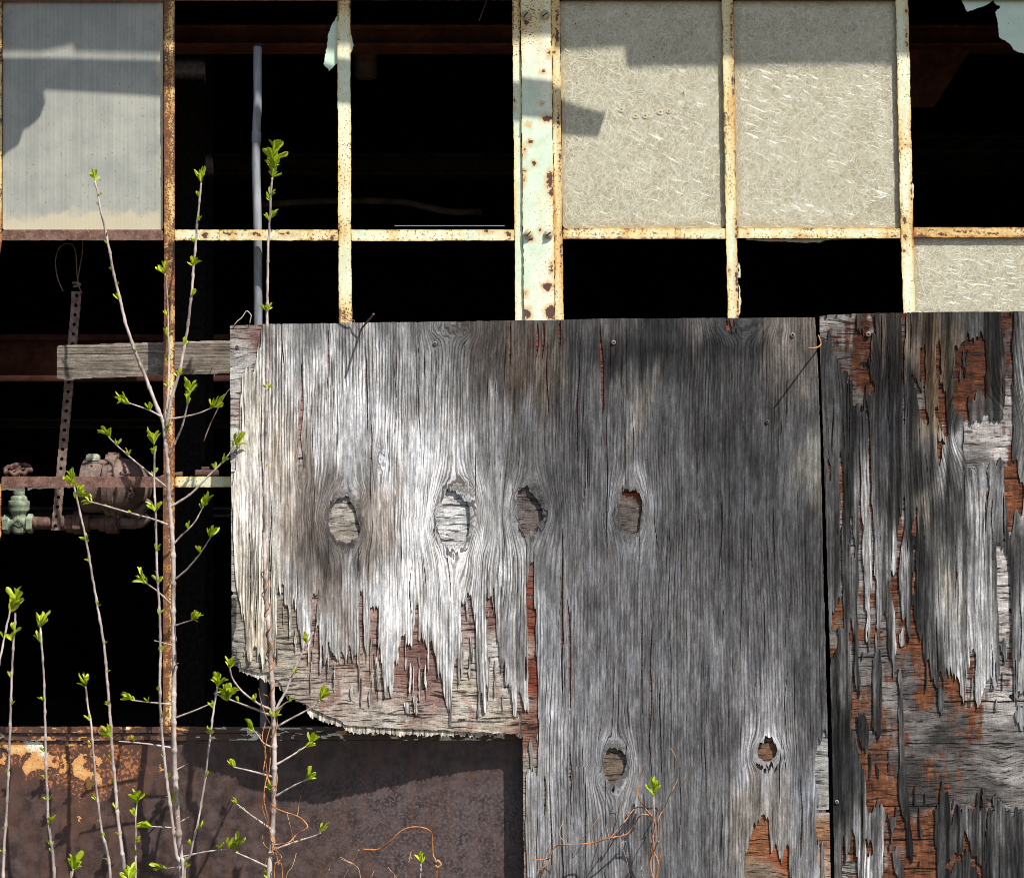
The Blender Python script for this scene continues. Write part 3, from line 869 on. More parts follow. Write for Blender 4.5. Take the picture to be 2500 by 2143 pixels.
def sh_warm(x, y, f):
    g = lambda cx, cy, a, b: np.exp(-(((x - cx) / a) ** 2 + ((y - cy) / b) ** 2))
    return np.clip(1.0 * g(120, 1860, 230, 70) + 0.8 * g(230, 1900, 120, 80) + 0.55 * g(170, 2010, 130, 60) + 0.7 * g(130, 2130, 60, 40) + 0.35 * g(330, 1830, 120, 90) + 0.25 * g(800, 2050, 80, 80), 0, 1)
field_mesh('sheet', (-40, 1806, 1330, GROUND_PY), 4, 4, lambda X, Y: np.minimum(np.minimum(X + 32, 1322 - X), np.minimum(Y - 1807, GROUND_PY - Y)),
           lambda x, y: 0.0 + 0.002 * (fbm(x / 160, y / 160, 6) - 0.5), 0.003, M_RUST, sheet,
           {'paint': sh_paint, 'warm': sh_warm, 'blue': lambda x, y, f: sst(520, 980, x) * sst(1830, 1960, y), 'pale': lambda x, y, f: sdf(x, y, ZS([(270, 250), (465, 245), (475, 340), (500, 430), (440, 400), (400, 330), (330, 360), (285, 320)]))})
sill = thing('window_sill', 'rusty stepped steel sill with flaking green paint above the rusted sheet', 'sill', P(600, 1806, 0))
def sillbar(name, y0, y1, Yf, th):
    def paintf(x, y, f):
        n = fbm(x / 26, y / 7, 31); k = sst(470, 620, x)
        return np.where(n > 0.66 - 0.10 * k, 3.0, -20.0)
    def palef(x, y, f): return np.where(fbm(x / 50, y / 12, 33) + 0.3 * sst(470, 650, x) > 0.62, 4.0, -20.0)
    field_mesh(name, (-32, y0 - 4, 1322, y1 + 4), 4, 2.5, lambda X, Y: np.minimum(np.minimum(X + 31, 1321 - X), np.minimum(Y - y0, y1 - Y) + 1.2 * (vn(X / 14, 0 * Y, 9) - 0.5)), lambda x, y: Yf + 0.0012 * (fbm(x / 25, y / 20, 8) - 0.5), th, M_RUST, sill,
               {'paint': paintf, 'warm': lambda x, y, f: 0.9 - 0.75 * sst(420, 700, x), 'blue': lambda x, y, f: 0 * x, 'pale': palef})
sillbar('upper_ledge', 1773, 1788.5, -0.009, 0.06)
sillbar('lower_ledge', 1789, 1806.5, -0.005, 0.06)

# ================================================================== PLYWOOD
KALB = 0.88       # tone read from the photograph -> base colour
def depth1(x, y):
    return -0.041 - 0.075 * sst(1300, 560, x) * sst(820, 1640, y) - 0.002 * (fbm(x / 300, y / 300, 41) - 0.5)
def depth2(x, y):
    return -0.038 - 0.002 * (fbm(x / 200, y / 300, 42) - 0.5)

KN1 = [(842, 1271, 37, 56), (1107, 1262, 41, 67), (1293, 1247, 33, 57), (1538, 1249, 28, 55), (1501, 1871, 28, 47), (1872, 1836, 25, 22)]
def grain1(x, y):
    """across-grain coordinate: straight rings that part round the knots"""
    u = x + 14 * (fbm(x / 170, y / 620, 51) - 0.5) * 2 + 3 * (fbm(x / 40, y / 300, 52) - 0.5) * 2
    for cx, cy, rx, ry in KN1 + [(1100, 786, 36, 26), (1808, 784, 40, 26), (735, 1150, 10, 30), (930, 1120, 9, 24)]:
        ex = (x - cx) / (rx * 1.28); ey = (y - cy) / (ry * 1.34)
        an = np.arctan2(ey, ex)
        r2 = (ex * ex + ey * ey) * (1 + 0.22 * (vn(an * 1.3 + 7, 0 * an + cx, 57) - 0.5) * 2) * (1 + 0.10 * (fbm(x / 16, y / 30, 58) - 0.5) * 2)
        u = u - (x - cx) * np.where(r2 > 1, 1 / np.maximum(r2, 1), 1.0) * np.exp(-np.maximum(r2 - 1, 0) * 0.42) * 0.80 + rx * 0.5 * (1 - np.sqrt(np.minimum(r2, 1))) + 8 * (fbm(x / 9, y / 22, 59) - 0.5) * 2 * sst(1.7, 0.9, r2)
    u = u + 2.2 * (fbm(x / 9, y / 40, 53) - 0.5) * 2
    # cathedral figure under the second knot
    u = u + 11 * np.exp(-((x - 1170) / 85) ** 2 - ((y - 1395) / 75) ** 2) * np.sin((x - 1170) / 17.0)
    return u
def grain2(x, y):
    u = x + 12 * (fbm(x / 110, y / 480, 61) - 0.5) * 2 + 3 * (fbm(x / 30, y / 240, 62) - 0.5) * 2
    for cx, cy, rx, ry in [(2100, 890, 18, 14), (2395, 1050, 50, 55)]:
        ex = (x - cx) / (rx * 1.25); ey = (y - cy) / (ry * 1.3)
        r2 = ex * ex + ey * ey
        u = u - (x - cx) * np.where(r2 > 1, 1 / np.maximum(r2, 1), 1.0) * 0.85
    return u

outer1 = [(560, 793), (640, 791), (900, 787), (1240, 782), (1500, 777), (1990, 774), (1993, 800), (1998, 900), (2005, 1100), (2011, 1400), (2021, 1760), (2030, 2150), (2032, 2232), (1279, 2232),
          (1276, 1960), (1274, 1800), (1266, 1793), (1200, 1791), (1137, 1790), (1087, 1784), (960, 1779), (840, 1771), (834, 1761), (800, 1748), (784, 1741), (760, 1731), (749, 1722), (713, 1706), (700, 1697), (689, 1686), (684, 1669), (672, 1660), (650, 1648), (608, 1637), (576, 1628), (565, 1626), (563, 1300)]
back1 = [(562, 797), (1988, 778), (2000, 1100), (2026, 2232), (1284, 2232), (1284, 1804), (1262, 1796), (1095, 1800), (1080, 1799), (960, 1797), (848, 1790), (838, 1781), (790, 1764), (752, 1748), (742, 1722), (700, 1706), (672, 1676), (640, 1662), (605, 1652), (585, 1640), (566, 1620), (566, 1300)]
torn1 = [(553, 1190), (566, 1190), (568, 1300), (573, 1380), (581, 1463), (590, 1500), (596, 1525), (597, 1598), (603, 1612), (609, 1613), (616, 1617), (620, 1590), (626, 1605), (632, 1604), (637, 1626), (644, 1629), (648, 1612), (655, 1605), (664, 1600), (672, 1618), (678, 1618),
         (678, 1435), (693, 1435), (694, 1475), (701, 1474), (705, 1490), (709, 1472), (716, 1476), (720, 1510), (733, 1555), (736, 1592), (741, 1588), (745, 1566), (752, 1545), (762, 1530), (764, 1455), (775, 1452), (776, 1540), (779, 1572), (786, 1570), (788, 1600), (790, 1638), (793, 1640), (797, 1605),
         (803, 1600), (806, 1585), (815, 1600), (819, 1598), (828, 1608), (831, 1598), (838, 1596), (845, 1602), (852, 1597), (858, 1610), (862, 1627), (865, 1600), (872, 1600), (876, 1690), (880, 1715), (884, 1718), (887, 1690), (883, 1650), (880, 1560), (877, 1500), (878, 1448), (884, 1448), (887, 1520),
         (893, 1590), (897, 1622), (900, 1600), (903, 1560), (903, 1484), (921, 1480), (924, 1560), (934, 1615), (937, 1690), (941, 1700), (946, 1688), (958, 1700), (963, 1684), (967, 1694), (968, 1620), (969, 1560), (973, 1562), (975, 1582), (978, 1557), (984, 1555), (990, 1558), (997, 1565), (1003, 1582),
         (1007, 1590), (1011, 1560), (1013, 1530), (1014, 1470), (1019, 1468), (1020, 1560), (1025, 1572), (1030, 1545), (1036, 1552), (1041, 1584), (1047, 1598), (1050, 1562), (1056, 1562), (1060, 1612), (1066, 1640), (1070, 1665), (1074, 1644), (1080, 1660), (1085, 1684), (1090, 1730), (1095, 1752),
         (1099, 1767), (1102, 1772), (1105, 1752), (1103, 1700), (1106, 1650), (1111, 1630), (1117, 1602), (1120, 1622), (1122, 1640), (1128, 1600), (1131, 1560), (1128, 1480), (1126, 1458), (1134, 1455), (1138, 1476), (1142, 1456), (1148, 1460), (1154, 1482), (1160, 1540), (1166, 1640), (1167, 1720),
         (1172, 1716), (1176, 1702), (1182, 1740), (1187, 1749), (1191, 1740), (1192, 1650), (1190, 1560), (1187, 1452), (1200, 1450), (1203, 1490), (1212, 1545), (1220, 1600), (1229, 1650), (1232, 1672), (1238, 1682), (1243, 1676), (1246, 1700), (1250, 1745), (1256, 1749), (1260, 1740), (1262, 1712),
         (1275, 1706), (1283, 1726), (1288, 1746), (1292, 1740), (1290, 1600), (1286, 1460), (1290, 1380), (1297, 1372), (1301, 1420), (1305, 1500), (1309, 1600), (1311, 1750), (1312, 1840), (1313, 1878), (1308, 1886), (1301, 1878), (1294, 1881), (1288, 1870), (1284, 1886), (1283, 2240),
         (1260, 2240), (1260, 1850), (553, 1850)]
miss1 = [torn1,
         [(550, 770), (643, 770), (635, 806), (627, 860), (621, 897), (606, 898), (598, 906), (590, 915), (586, 960), (583, 1050), (576, 1150), (568, 1185), (550, 1192)],
         [(2023, 1770), (2020, 1786), (2007, 1812), (1997, 1815), (1991, 1840), (1989, 1900), (1997, 1935), (2000, 1972), (1994, 1980), (1994, 2030), (1999, 2060), (2003, 2240), (2050, 2240), (2040, 1770)],
         [(1840, 1998), (1848, 2010), (1860, 2003), (1868, 2005), (1873, 2012), (1880, 2090), (1884, 2100), (1892, 2075), (1898, 2095), (1903, 2118), (1908, 2118), (1912, 2090), (1921, 2065), (1925, 2073), (1931, 2170), (1905, 2200), (1860, 2190), (1818, 2160), (1822, 2080), (1833, 2030)],
         [(1768, 770), (1802, 800), (1790, 806), (1778, 796)], [(1844, 1863), (1870, 1874), (1899, 1862), (1896, 1876), (1870, 1882), (1848, 1876)]]
add1 = [[(2006, 2057), (2012, 2075), (2016, 2240), (2003, 2240)]]
cr1 = [(1468, 905, 120, 4.5), (735, 1000, 130, 4.0), (737, 1110, 40, 3.5), (1412, 980, 230, 1.7), (1375, 1500, 300, 2.4), (1388, 1600, 160, 3.0), (1480, 1200, 260, 1.6), (1250, 840, 60, 3.0), (1338, 930, 150, 1.6), (1568, 1600, 220, 2.0), (1588, 1700, 240, 2.2), (1612, 1780, 200, 1.6),
       (895, 960, 170, 1.8), (905, 1130, 160, 1.8), (1310, 830, 45, 4.2), (1326, 830, 55, 3.0), (1371, 810, 40, 4.0), (1810, 1500, 170, 1.4), (1160, 1150, 100, 1.4), (690, 870, 90, 1.5), (1022, 1000, 160, 1.4), (1760, 1300, 150, 1.3), (1905, 1900, 120, 1.5), (1955, 2000, 130, 2.2),
       (1345, 2040, 120, 1.8), (1428, 2010, 140, 1.8), (1326, 1940, 60, 3.5), (1395, 1890, 50, 3.0), (1660, 1950, 160, 1.3), (1720, 1880, 120, 1.5), (975, 1330, 100, 1.5), (640, 1100, 160, 1.5), (660, 1330, 200, 1.7), (610, 1400, 160, 1.6), (625, 1500, 90, 1.7), (655, 1520, 80, 1.6)]
_r = random.Random(3)
cr1 += [(_r.uniform(600, 1290), _r.uniform(850, 1500), _r.uniform(40, 140), _r.uniform(0.7, 1.3)) for _ in range(46)]
cr1 += [(_r.uniform(1310, 1985), _r.uniform(800, 2130), _r.uniform(40, 160), _r.uniform(0.7, 1.3)) for _ in range(60)]

_q = random.Random(19)
sl1 = []
for _ in range(120):
    x = _q.uniform(690, 1270); top = _q.choice((1500, 1560, 1600, 1640))
    y = _q.uniform(1470, 1725)
    if y > 1630 + (x - 690) * 0.22: continue
    sl1.append((x, y, _q.uniform(14, 62), _q.uniform(0.9, 2.6), _q.uniform(-0.04, 0.04)))
sl1 += [(1000, 1655, 40, 3.5, 0), (1022, 1670, 50, 3.0, 0), (1040, 1660, 45, 2.6, 0.02), (1015, 1720, 28, 4.5, 0.1), (995, 1728, 16, 7, 0.2), (860, 1690, 22, 4, 0), (905, 1700, 25, 4, 0), (1297, 1840, 40, 4, 0)]
sl2 = []
for _ in range(95):
    x, y = _q.uniform(2040, 2495), _q.choice((_q.uniform(1480, 1760), _q.uniform(1780, 2120), _q.uniform(800, 1100)))
    if (2225 < x and 1720 < y < 1925) or (x > 2360 and y < 1110): continue
    sl2.append((x, y, _q.uniform(10, 46), _q.uniform(0.9, 2.8), _q.uniform(-0.05, 0.05)))
def cracks(X, Y, F, lst, gfn):
    G_ = gfn
    for i, (cx, cy, L, w) in enumerate(lst):
        m = (np.abs(Y - cy) < L) & (np.abs(X - cx) < 22)
        if not m.any(): continue
        y = Y[m]; x = X[m]
        c = cx + 5 * (vn(y / 90, 0 * y, 70 + i) - 0.5) * 2 + 0.7 * (vn(y / 14, 0 * y, 170 + i) - 0.5)
        t = 1 - ((y - cy) / L) ** 2
        F[m] = np.minimum(F[m], np.abs(x - c) - w * t)
    return F
def slivers(X, Y, F, lst, s):
    """torn strips of veneer still stuck to the ply below"""
    for i, (cx, cy, L, w, tilt) in enumerate(lst):
        m = (np.abs(Y - cy) < L) & (np.abs(X - cx) < 26)
        if not m.any(): continue
        y = Y[m]; x = X[m]
        t = (y - cy) / L
        c = cx + tilt * (y - cy) + 3 * (vn(y / 50, 0 * y, s + i) - 0.5) * 2
        ww = w * np.clip((1 - np.abs(t) ** 2.5), 0, 1) * (0.55 + 0.9 * vn(y / 9, 0 * y + i, s + 3))
        F[m] = np.maximum(F[m], ww - np.abs(x - c))
    return F
def jag(X, Y, s, ax=1.3, ay=11.0):
    return (X + ax * (vn(X / 7, Y / 34, s) - 0.5) * 2, Y + ay * (vn(X / 3.6, Y / 200, s + 1) - 0.5) * 2 + 0.5 * ay * (vn(X / 9, Y / 160, s + 2) - 0.5) * 2)
ZK = frame(1240, 760, 2.574)
HOLES1 = [Z6([(690, 1270), (700, 1225), (735, 1190), (800, 1165), (812, 1200), (850, 1250), (860, 1310), (880, 1370), (868, 1420), (820, 1450), (790, 1475), (745, 1450), (700, 1410), (678, 1340)]),
          Z6([(1410, 1165), (1425, 1125), (1460, 1130), (1500, 1150), (1535, 1200), (1560, 1210), (1572, 1270), (1575, 1340), (1560, 1420), (1535, 1470), (1450, 1478), (1400, 1475), (1375, 1400), (1360, 1330), (1362, 1270), (1385, 1220)]),
          Z6([(1880, 1140), (1900, 1110), (1945, 1108), (1955, 1150), (2000, 1185), (2025, 1230), (2035, 1290), (2020, 1330), (1990, 1370), (1960, 1395), (1930, 1420), (1905, 1390), (1885, 1330), (1868, 1260), (1868, 1190)]),
          ZK([(735, 1120), (755, 1110), (762, 1145), (775, 1118), (800, 1122), (830, 1150), (845, 1190), (840, 1260), (832, 1320), (825, 1380), (800, 1400), (780, 1425), (760, 1390), (730, 1370), (705, 1330), (695, 1270), (700, 1200), (715, 1150)]),
          ZR([(580, 1030), (600, 1015), (640, 1020), (680, 1045), (692, 1100), (680, 1160), (650, 1200), (622, 1215), (620, 1285), (605, 1270), (595, 1220), (575, 1200), (558, 1140), (560, 1080)]),
          ZR([(1455, 1040), (1465, 1000), (1490, 985), (1500, 950), (1540, 960), (1560, 1000), (1572, 1040), (1560, 1075), (1510, 1095), (1465, 1085)])]
def pit1(x, y):
    """the ply is eaten deeper inside the knot holes"""
    r = 0 * x
    for cx, cy, rx, ry in KN1:
        r = r + 0.0030 * sst(1.35, 1.0, np.hypot((x - cx) / rx, (y - cy) / ry)) * (0.55 + 0.6 * fbm(x / 14, y / 9, 97))
    return r
def ven1(X, Y):
    wob = 1.1 * (vn(X / 8, Y / 18, 80) - 0.5)
    F = sdf(X, Y, outer1, 20) + wob - 0.6
    JX, JY = jag(X, Y, 81, 1.8, 17.0)
    for p in miss1:
        F = np.minimum(F, -sdf(JX, JY, p) - 15 * np.maximum(0, vn(X / 2.7, Y / 60, 99) - 0.5) * (0.4 + 1.2 * vn(X / 40, Y / 90, 98)))
    for p in add1: F = np.maximum(F, sdf(JX, JY, p))
    F = slivers(X, Y, F, sl1, 900)
    HX = X + 2.4 * (fbm(X / 7, Y / 9, 92) - 0.5) * 2; HY = Y + 5 * (vn(X / 4, Y / 40, 93) - 0.5) * 2
    for p in HOLES1: F = np.minimum(F, -sdf(HX, HY, p))
    return cracks(X, Y, F, cr1, grain1)
def core1(X, Y):
    F = sdf(X, Y, outer1, 20) - 1.2 + 3.4 * (fbm(X / 7, Y / 5, 95) - 0.6) * sst(1560, 1640, Y) * sst(1300, 1260, X)
    F = np.minimum(F, np.maximum(np.abs(Y - 1456 - (X - 1250) * 0.012) - 3.6, -30 + 0 * X))          # joint between two cross plies
    F = np.minimum(F, np.maximum(np.abs(Y - 1979) - 3.5, 1960 - X))
    F = np.minimum(F, np.maximum(np.abs(X - 1270) - 3.0, np.maximum(1738 - Y, Y - 1830)))             # split down to the missing corner
    for i, (cx, cy, L) in enumerate([(640, 1645, 90), (720, 1660, 80), (1000, 1742, 120), (1150, 1760, 100), (820, 1625, 60), (1100, 1660, 60), (700, 1585, 40), (1230, 1752, 60)]):
        m = np.abs(X - cx) < L
        F = np.where(m, np.minimum(F, np.abs(Y - cy - 4 * (vn(X / 30, 0 * X, 200 + i) - 0.5)) - 2.2 * (1 - ((X - cx) / L) ** 2)), F)
    return F

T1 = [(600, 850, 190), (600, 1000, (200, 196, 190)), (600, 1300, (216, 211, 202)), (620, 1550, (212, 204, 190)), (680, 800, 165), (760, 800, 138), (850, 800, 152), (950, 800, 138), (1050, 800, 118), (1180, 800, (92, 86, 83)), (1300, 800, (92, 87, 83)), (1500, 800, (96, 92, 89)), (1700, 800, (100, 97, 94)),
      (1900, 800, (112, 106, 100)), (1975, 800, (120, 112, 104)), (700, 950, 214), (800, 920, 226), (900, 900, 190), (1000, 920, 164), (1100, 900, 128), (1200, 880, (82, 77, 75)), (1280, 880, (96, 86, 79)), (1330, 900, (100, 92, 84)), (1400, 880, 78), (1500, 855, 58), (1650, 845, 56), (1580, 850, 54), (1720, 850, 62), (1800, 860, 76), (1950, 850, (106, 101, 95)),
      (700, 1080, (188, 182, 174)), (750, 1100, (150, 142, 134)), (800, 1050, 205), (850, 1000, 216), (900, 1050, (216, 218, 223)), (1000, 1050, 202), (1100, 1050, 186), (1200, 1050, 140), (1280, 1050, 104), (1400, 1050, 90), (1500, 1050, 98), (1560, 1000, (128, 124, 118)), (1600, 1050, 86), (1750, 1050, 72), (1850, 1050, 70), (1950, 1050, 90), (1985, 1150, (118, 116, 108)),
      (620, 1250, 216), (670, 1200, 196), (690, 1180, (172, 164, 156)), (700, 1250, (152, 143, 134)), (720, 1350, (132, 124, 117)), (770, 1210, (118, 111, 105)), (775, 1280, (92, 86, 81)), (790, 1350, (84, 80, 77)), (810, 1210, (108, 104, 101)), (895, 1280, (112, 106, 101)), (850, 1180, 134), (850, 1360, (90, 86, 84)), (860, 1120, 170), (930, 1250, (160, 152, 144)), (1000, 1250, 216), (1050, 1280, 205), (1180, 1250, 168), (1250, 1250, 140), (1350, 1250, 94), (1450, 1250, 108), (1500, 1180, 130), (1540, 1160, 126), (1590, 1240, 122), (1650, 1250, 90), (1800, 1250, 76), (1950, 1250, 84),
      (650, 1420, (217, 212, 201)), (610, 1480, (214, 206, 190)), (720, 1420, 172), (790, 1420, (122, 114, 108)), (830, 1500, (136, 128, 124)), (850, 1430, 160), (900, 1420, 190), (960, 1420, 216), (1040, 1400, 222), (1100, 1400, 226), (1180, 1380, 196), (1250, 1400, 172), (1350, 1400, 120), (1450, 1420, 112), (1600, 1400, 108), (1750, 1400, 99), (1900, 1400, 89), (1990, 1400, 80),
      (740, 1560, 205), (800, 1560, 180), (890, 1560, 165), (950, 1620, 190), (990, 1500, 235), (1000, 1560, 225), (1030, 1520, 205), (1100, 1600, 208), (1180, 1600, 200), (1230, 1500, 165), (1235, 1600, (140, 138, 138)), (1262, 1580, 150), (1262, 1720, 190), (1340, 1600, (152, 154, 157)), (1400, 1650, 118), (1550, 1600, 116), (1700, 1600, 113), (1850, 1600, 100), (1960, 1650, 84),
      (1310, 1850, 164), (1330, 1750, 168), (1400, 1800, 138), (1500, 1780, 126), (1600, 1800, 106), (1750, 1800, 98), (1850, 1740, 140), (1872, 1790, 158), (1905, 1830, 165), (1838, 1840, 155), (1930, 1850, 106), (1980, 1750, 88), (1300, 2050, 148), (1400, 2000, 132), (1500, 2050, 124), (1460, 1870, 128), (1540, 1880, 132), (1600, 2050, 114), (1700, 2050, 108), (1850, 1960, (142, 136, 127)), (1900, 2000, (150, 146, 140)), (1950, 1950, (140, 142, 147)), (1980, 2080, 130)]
def alb_from(T, asp=0.5, amp=0.30, sd=300, ex=1.08):
    def f(x, y, d):
        wx = x + 30 * (fbm(x / 60, y / 140, sd) - 0.5) * 2; wy = y + 60 * (fbm(x / 50, y / 200, sd + 1) - 0.5) * 2 + 55 * (fbm(x / 7, y / 240, sd + 5, 2) - 0.5) * 2
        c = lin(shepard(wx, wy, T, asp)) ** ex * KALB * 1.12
        n = fbm(x / 24, y / 120, sd + 2, 3); n2 = fbm(x / 8, y / 220, sd + 3, 2)
        c = c * (1 + amp * 2 * (n - 0.5) + 0.25 * (n2 - 0.5) * 2)[:, None]
        c = np.where(c > 0.45, 0.45 + (c - 0.45) * 0.55, c)
        if ex > 1.1:
            c = c * (0.42 + 1.16 * sst(0.30, 0.66, fbm(x / 13, y / 520, sd + 7, 3)))[:, None]
        elif sd == 300:
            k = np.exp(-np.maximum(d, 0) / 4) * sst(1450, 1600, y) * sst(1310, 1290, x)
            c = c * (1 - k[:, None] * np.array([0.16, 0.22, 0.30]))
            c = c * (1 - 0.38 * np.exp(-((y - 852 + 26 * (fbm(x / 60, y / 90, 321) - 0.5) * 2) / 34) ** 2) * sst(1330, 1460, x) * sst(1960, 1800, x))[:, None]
        return np.clip(c, 0.012, 0.66)
    return f
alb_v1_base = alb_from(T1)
def alb_v1(x, y, d):
    c = alb_v1_base(x, y, d)
    for cx, cy, rx, ry in KN1:                       # resin-dark wood under and beside the knots
        q = np.hypot((x - cx) / rx, (y - cy) / ry)
        c = c * (1 - 0.30 * np.exp(-((q - 1.0) / 0.22) ** 2) + 0.22 * np.exp(-((q - 1.7) / 0.35) ** 2))[:, None]
    c = c * (1 - sst(760, 600, x)[:, None] * np.array([-0.02, 0.02, 0.10])) * (1 + sst(1250, 1450, x)[:, None] * np.array([-0.01, 0.0, 0.035]))
    return np.clip(c, 0.012, 0.72)
CG1 = [(600, 850, (165, 158, 152)), (600, 900, (172, 168, 163)), (640, 840, (128, 92, 84)), (575, 1100, (178, 172, 165)), (580, 1400, (165, 158, 148)), (590, 1560, (150, 143, 132)), (620, 1640, (158, 150, 136)), (690, 1500, (132, 122, 108)), (700, 1560, (140, 130, 116)), (700, 1620, (165, 155, 140)), (770, 1500, (146, 122, 114)), (760, 1600, (160, 140, 128)), (800, 1650, (160, 142, 132)), (830, 1680, (170, 155, 145)),
       (900, 1520, (150, 128, 118)), (912, 1500, (150, 120, 112)), (900, 1650, (172, 156, 142)), (1000, 1600, (128, 98, 90)), (1020, 1660, (132, 102, 94)), (1060, 1700, (142, 112, 104)), (1000, 1720, (168, 150, 140)), (950, 1750, (176, 166, 154)), (1130, 1520, (150, 128, 120)), (1130, 1680, (178, 168, 152)), (1145, 1720, (186, 178, 166)), (1210, 1600, (190, 184, 176)), (1210, 1680, (182, 174, 162)), (1190, 1760, (178, 166, 150)), (1297, 1500, (128, 70, 56)), (1298, 1650, (124, 62, 46)), (1300, 1780, (130, 92, 78)),
       (842, 1271, (152, 143, 134)), (820, 1300, (140, 130, 120)), (1107, 1262, (196, 193, 190)), (1293, 1247, (105, 96, 92)), (1321, 1294, (128, 84, 68)), (1290, 1280, (112, 102, 98)), (1538, 1260, (96, 88, 82)), (1554, 1207, (128, 66, 42)), (1540, 1225, (100, 92, 86)), (1501, 1871, (110, 96, 84)), (1872, 1836, (112, 86, 68)), (1468, 900, (120, 70, 56)), (735, 1000, (150, 112, 104)), (1284, 1900, (150, 140, 128)),
       (2008, 1850, (150, 148, 142)), (2010, 1950, (160, 156, 150)), (2012, 2040, (150, 110, 84)), (2016, 2110, (168, 140, 118)), (1860, 2060, (140, 90, 60)), (1870, 2120, (128, 112, 98)), (1910, 2100, (150, 82, 48))]
def alb_c1(x, y, d):
    wx = x + 14 * (fbm(x / 30, y / 30, 310) - 0.5) * 2; wy = y + 10 * (fbm(x / 60, y / 16, 311) - 0.5) * 2
    c = lin(shepard(wx, wy, CG1, 1.6)) * KALB
    red = sst(0.54, 0.68, fbm(x / 14, y / 46, 315, 4)) * sst(1360, 1500, y) * sst(1275, 1200, x) * sst(690, 780, x)
    c = c * (1 - red[:, None] * np.array([0.24, 0.40, 0.42])) * np.array([1.0, 1.03, 1.05])
    return np.clip(c, 0.012, 0.85)
A = lambda fn: (lambda x, y, d: fn(x, y))

ply1 = thing('plywood_sheet', 'big grey weathered plywood sheet with knot holes, lower left corner broken away', 'plywood', P(1640, 2232, -0.04))
field_mesh('back_ply', (556, 770, 2036, 2236), 3.2, 4.5, lambda X, Y: sdf(X, Y, back1, 20) - 2 + 12 * (vn(X / 3.2, Y / 60, 401) - 0.6) * sst(1600, 1650, Y), lambda x, y: depth1(x, y) + 0.0037, 0.012, M_CORE, ply1,
           {'gu': lambda x, y, d: x * 1.3, 'gv': lambda x, y, d: y, 'alb': lambda x, y, d: np.tile(lin((186, 178, 164)), (len(x), 1)) * (0.55 + 0.8 * vn(x / 6, y / 50, 402))[:, None]})
field_mesh('cross_ply', (556, 766, 2040, 2236), 4, 3, core1, lambda x, y: depth1(x, y) + pit1(x, y) - 0.0012 * (fbm(x / 60, y / 6, 403) - 0.5), 0.0036, M_CORE, ply1,
           {'gu': lambda x, y, d: y + 7 * (fbm(x / 70, y / 40, 404) - 0.5) * 2 + 14 * np.exp(-((x - 1040) / 40) ** 2 - ((y - 1680) / 34) ** 2) * np.sin((x - 1040) / 26), 'gv': A(lambda x, y: x), 'alb': alb_c1})
def lift1(x, y):
    edge = sst(1380, 1560, y) * sst(1300, 1270, x)
    l = 0.0028 + 0.0012 * (fbm(x / 14, y / 160, 405) - 0.4) + edge * 0.0034 * np.maximum(fbm(x / 11, y / 120, 406) - 0.42, 0) * 3
    l = l + 0.0022 * np.maximum(0, fbm(x / 9, y / 300, 407) - 0.5)
    for cx, cy, rx, ry in KN1:
        q = np.hypot((x - cx) / rx, (y - cy) / ry)
        l = l + 0.0014 * np.exp(-((q - 1.05) / 0.35) ** 2)
    q = np.hypot((x - 1872) / 32, (y - 1836) / 36)
    return l + 0.0016 * np.exp(-((q - 1.0) / 0.25) ** 2)
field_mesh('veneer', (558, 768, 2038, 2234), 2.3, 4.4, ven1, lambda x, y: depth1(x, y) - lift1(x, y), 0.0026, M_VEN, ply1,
           {'gu': A(grain1), 'gv': A(lambda x, y: y), 'alb': alb_v1})

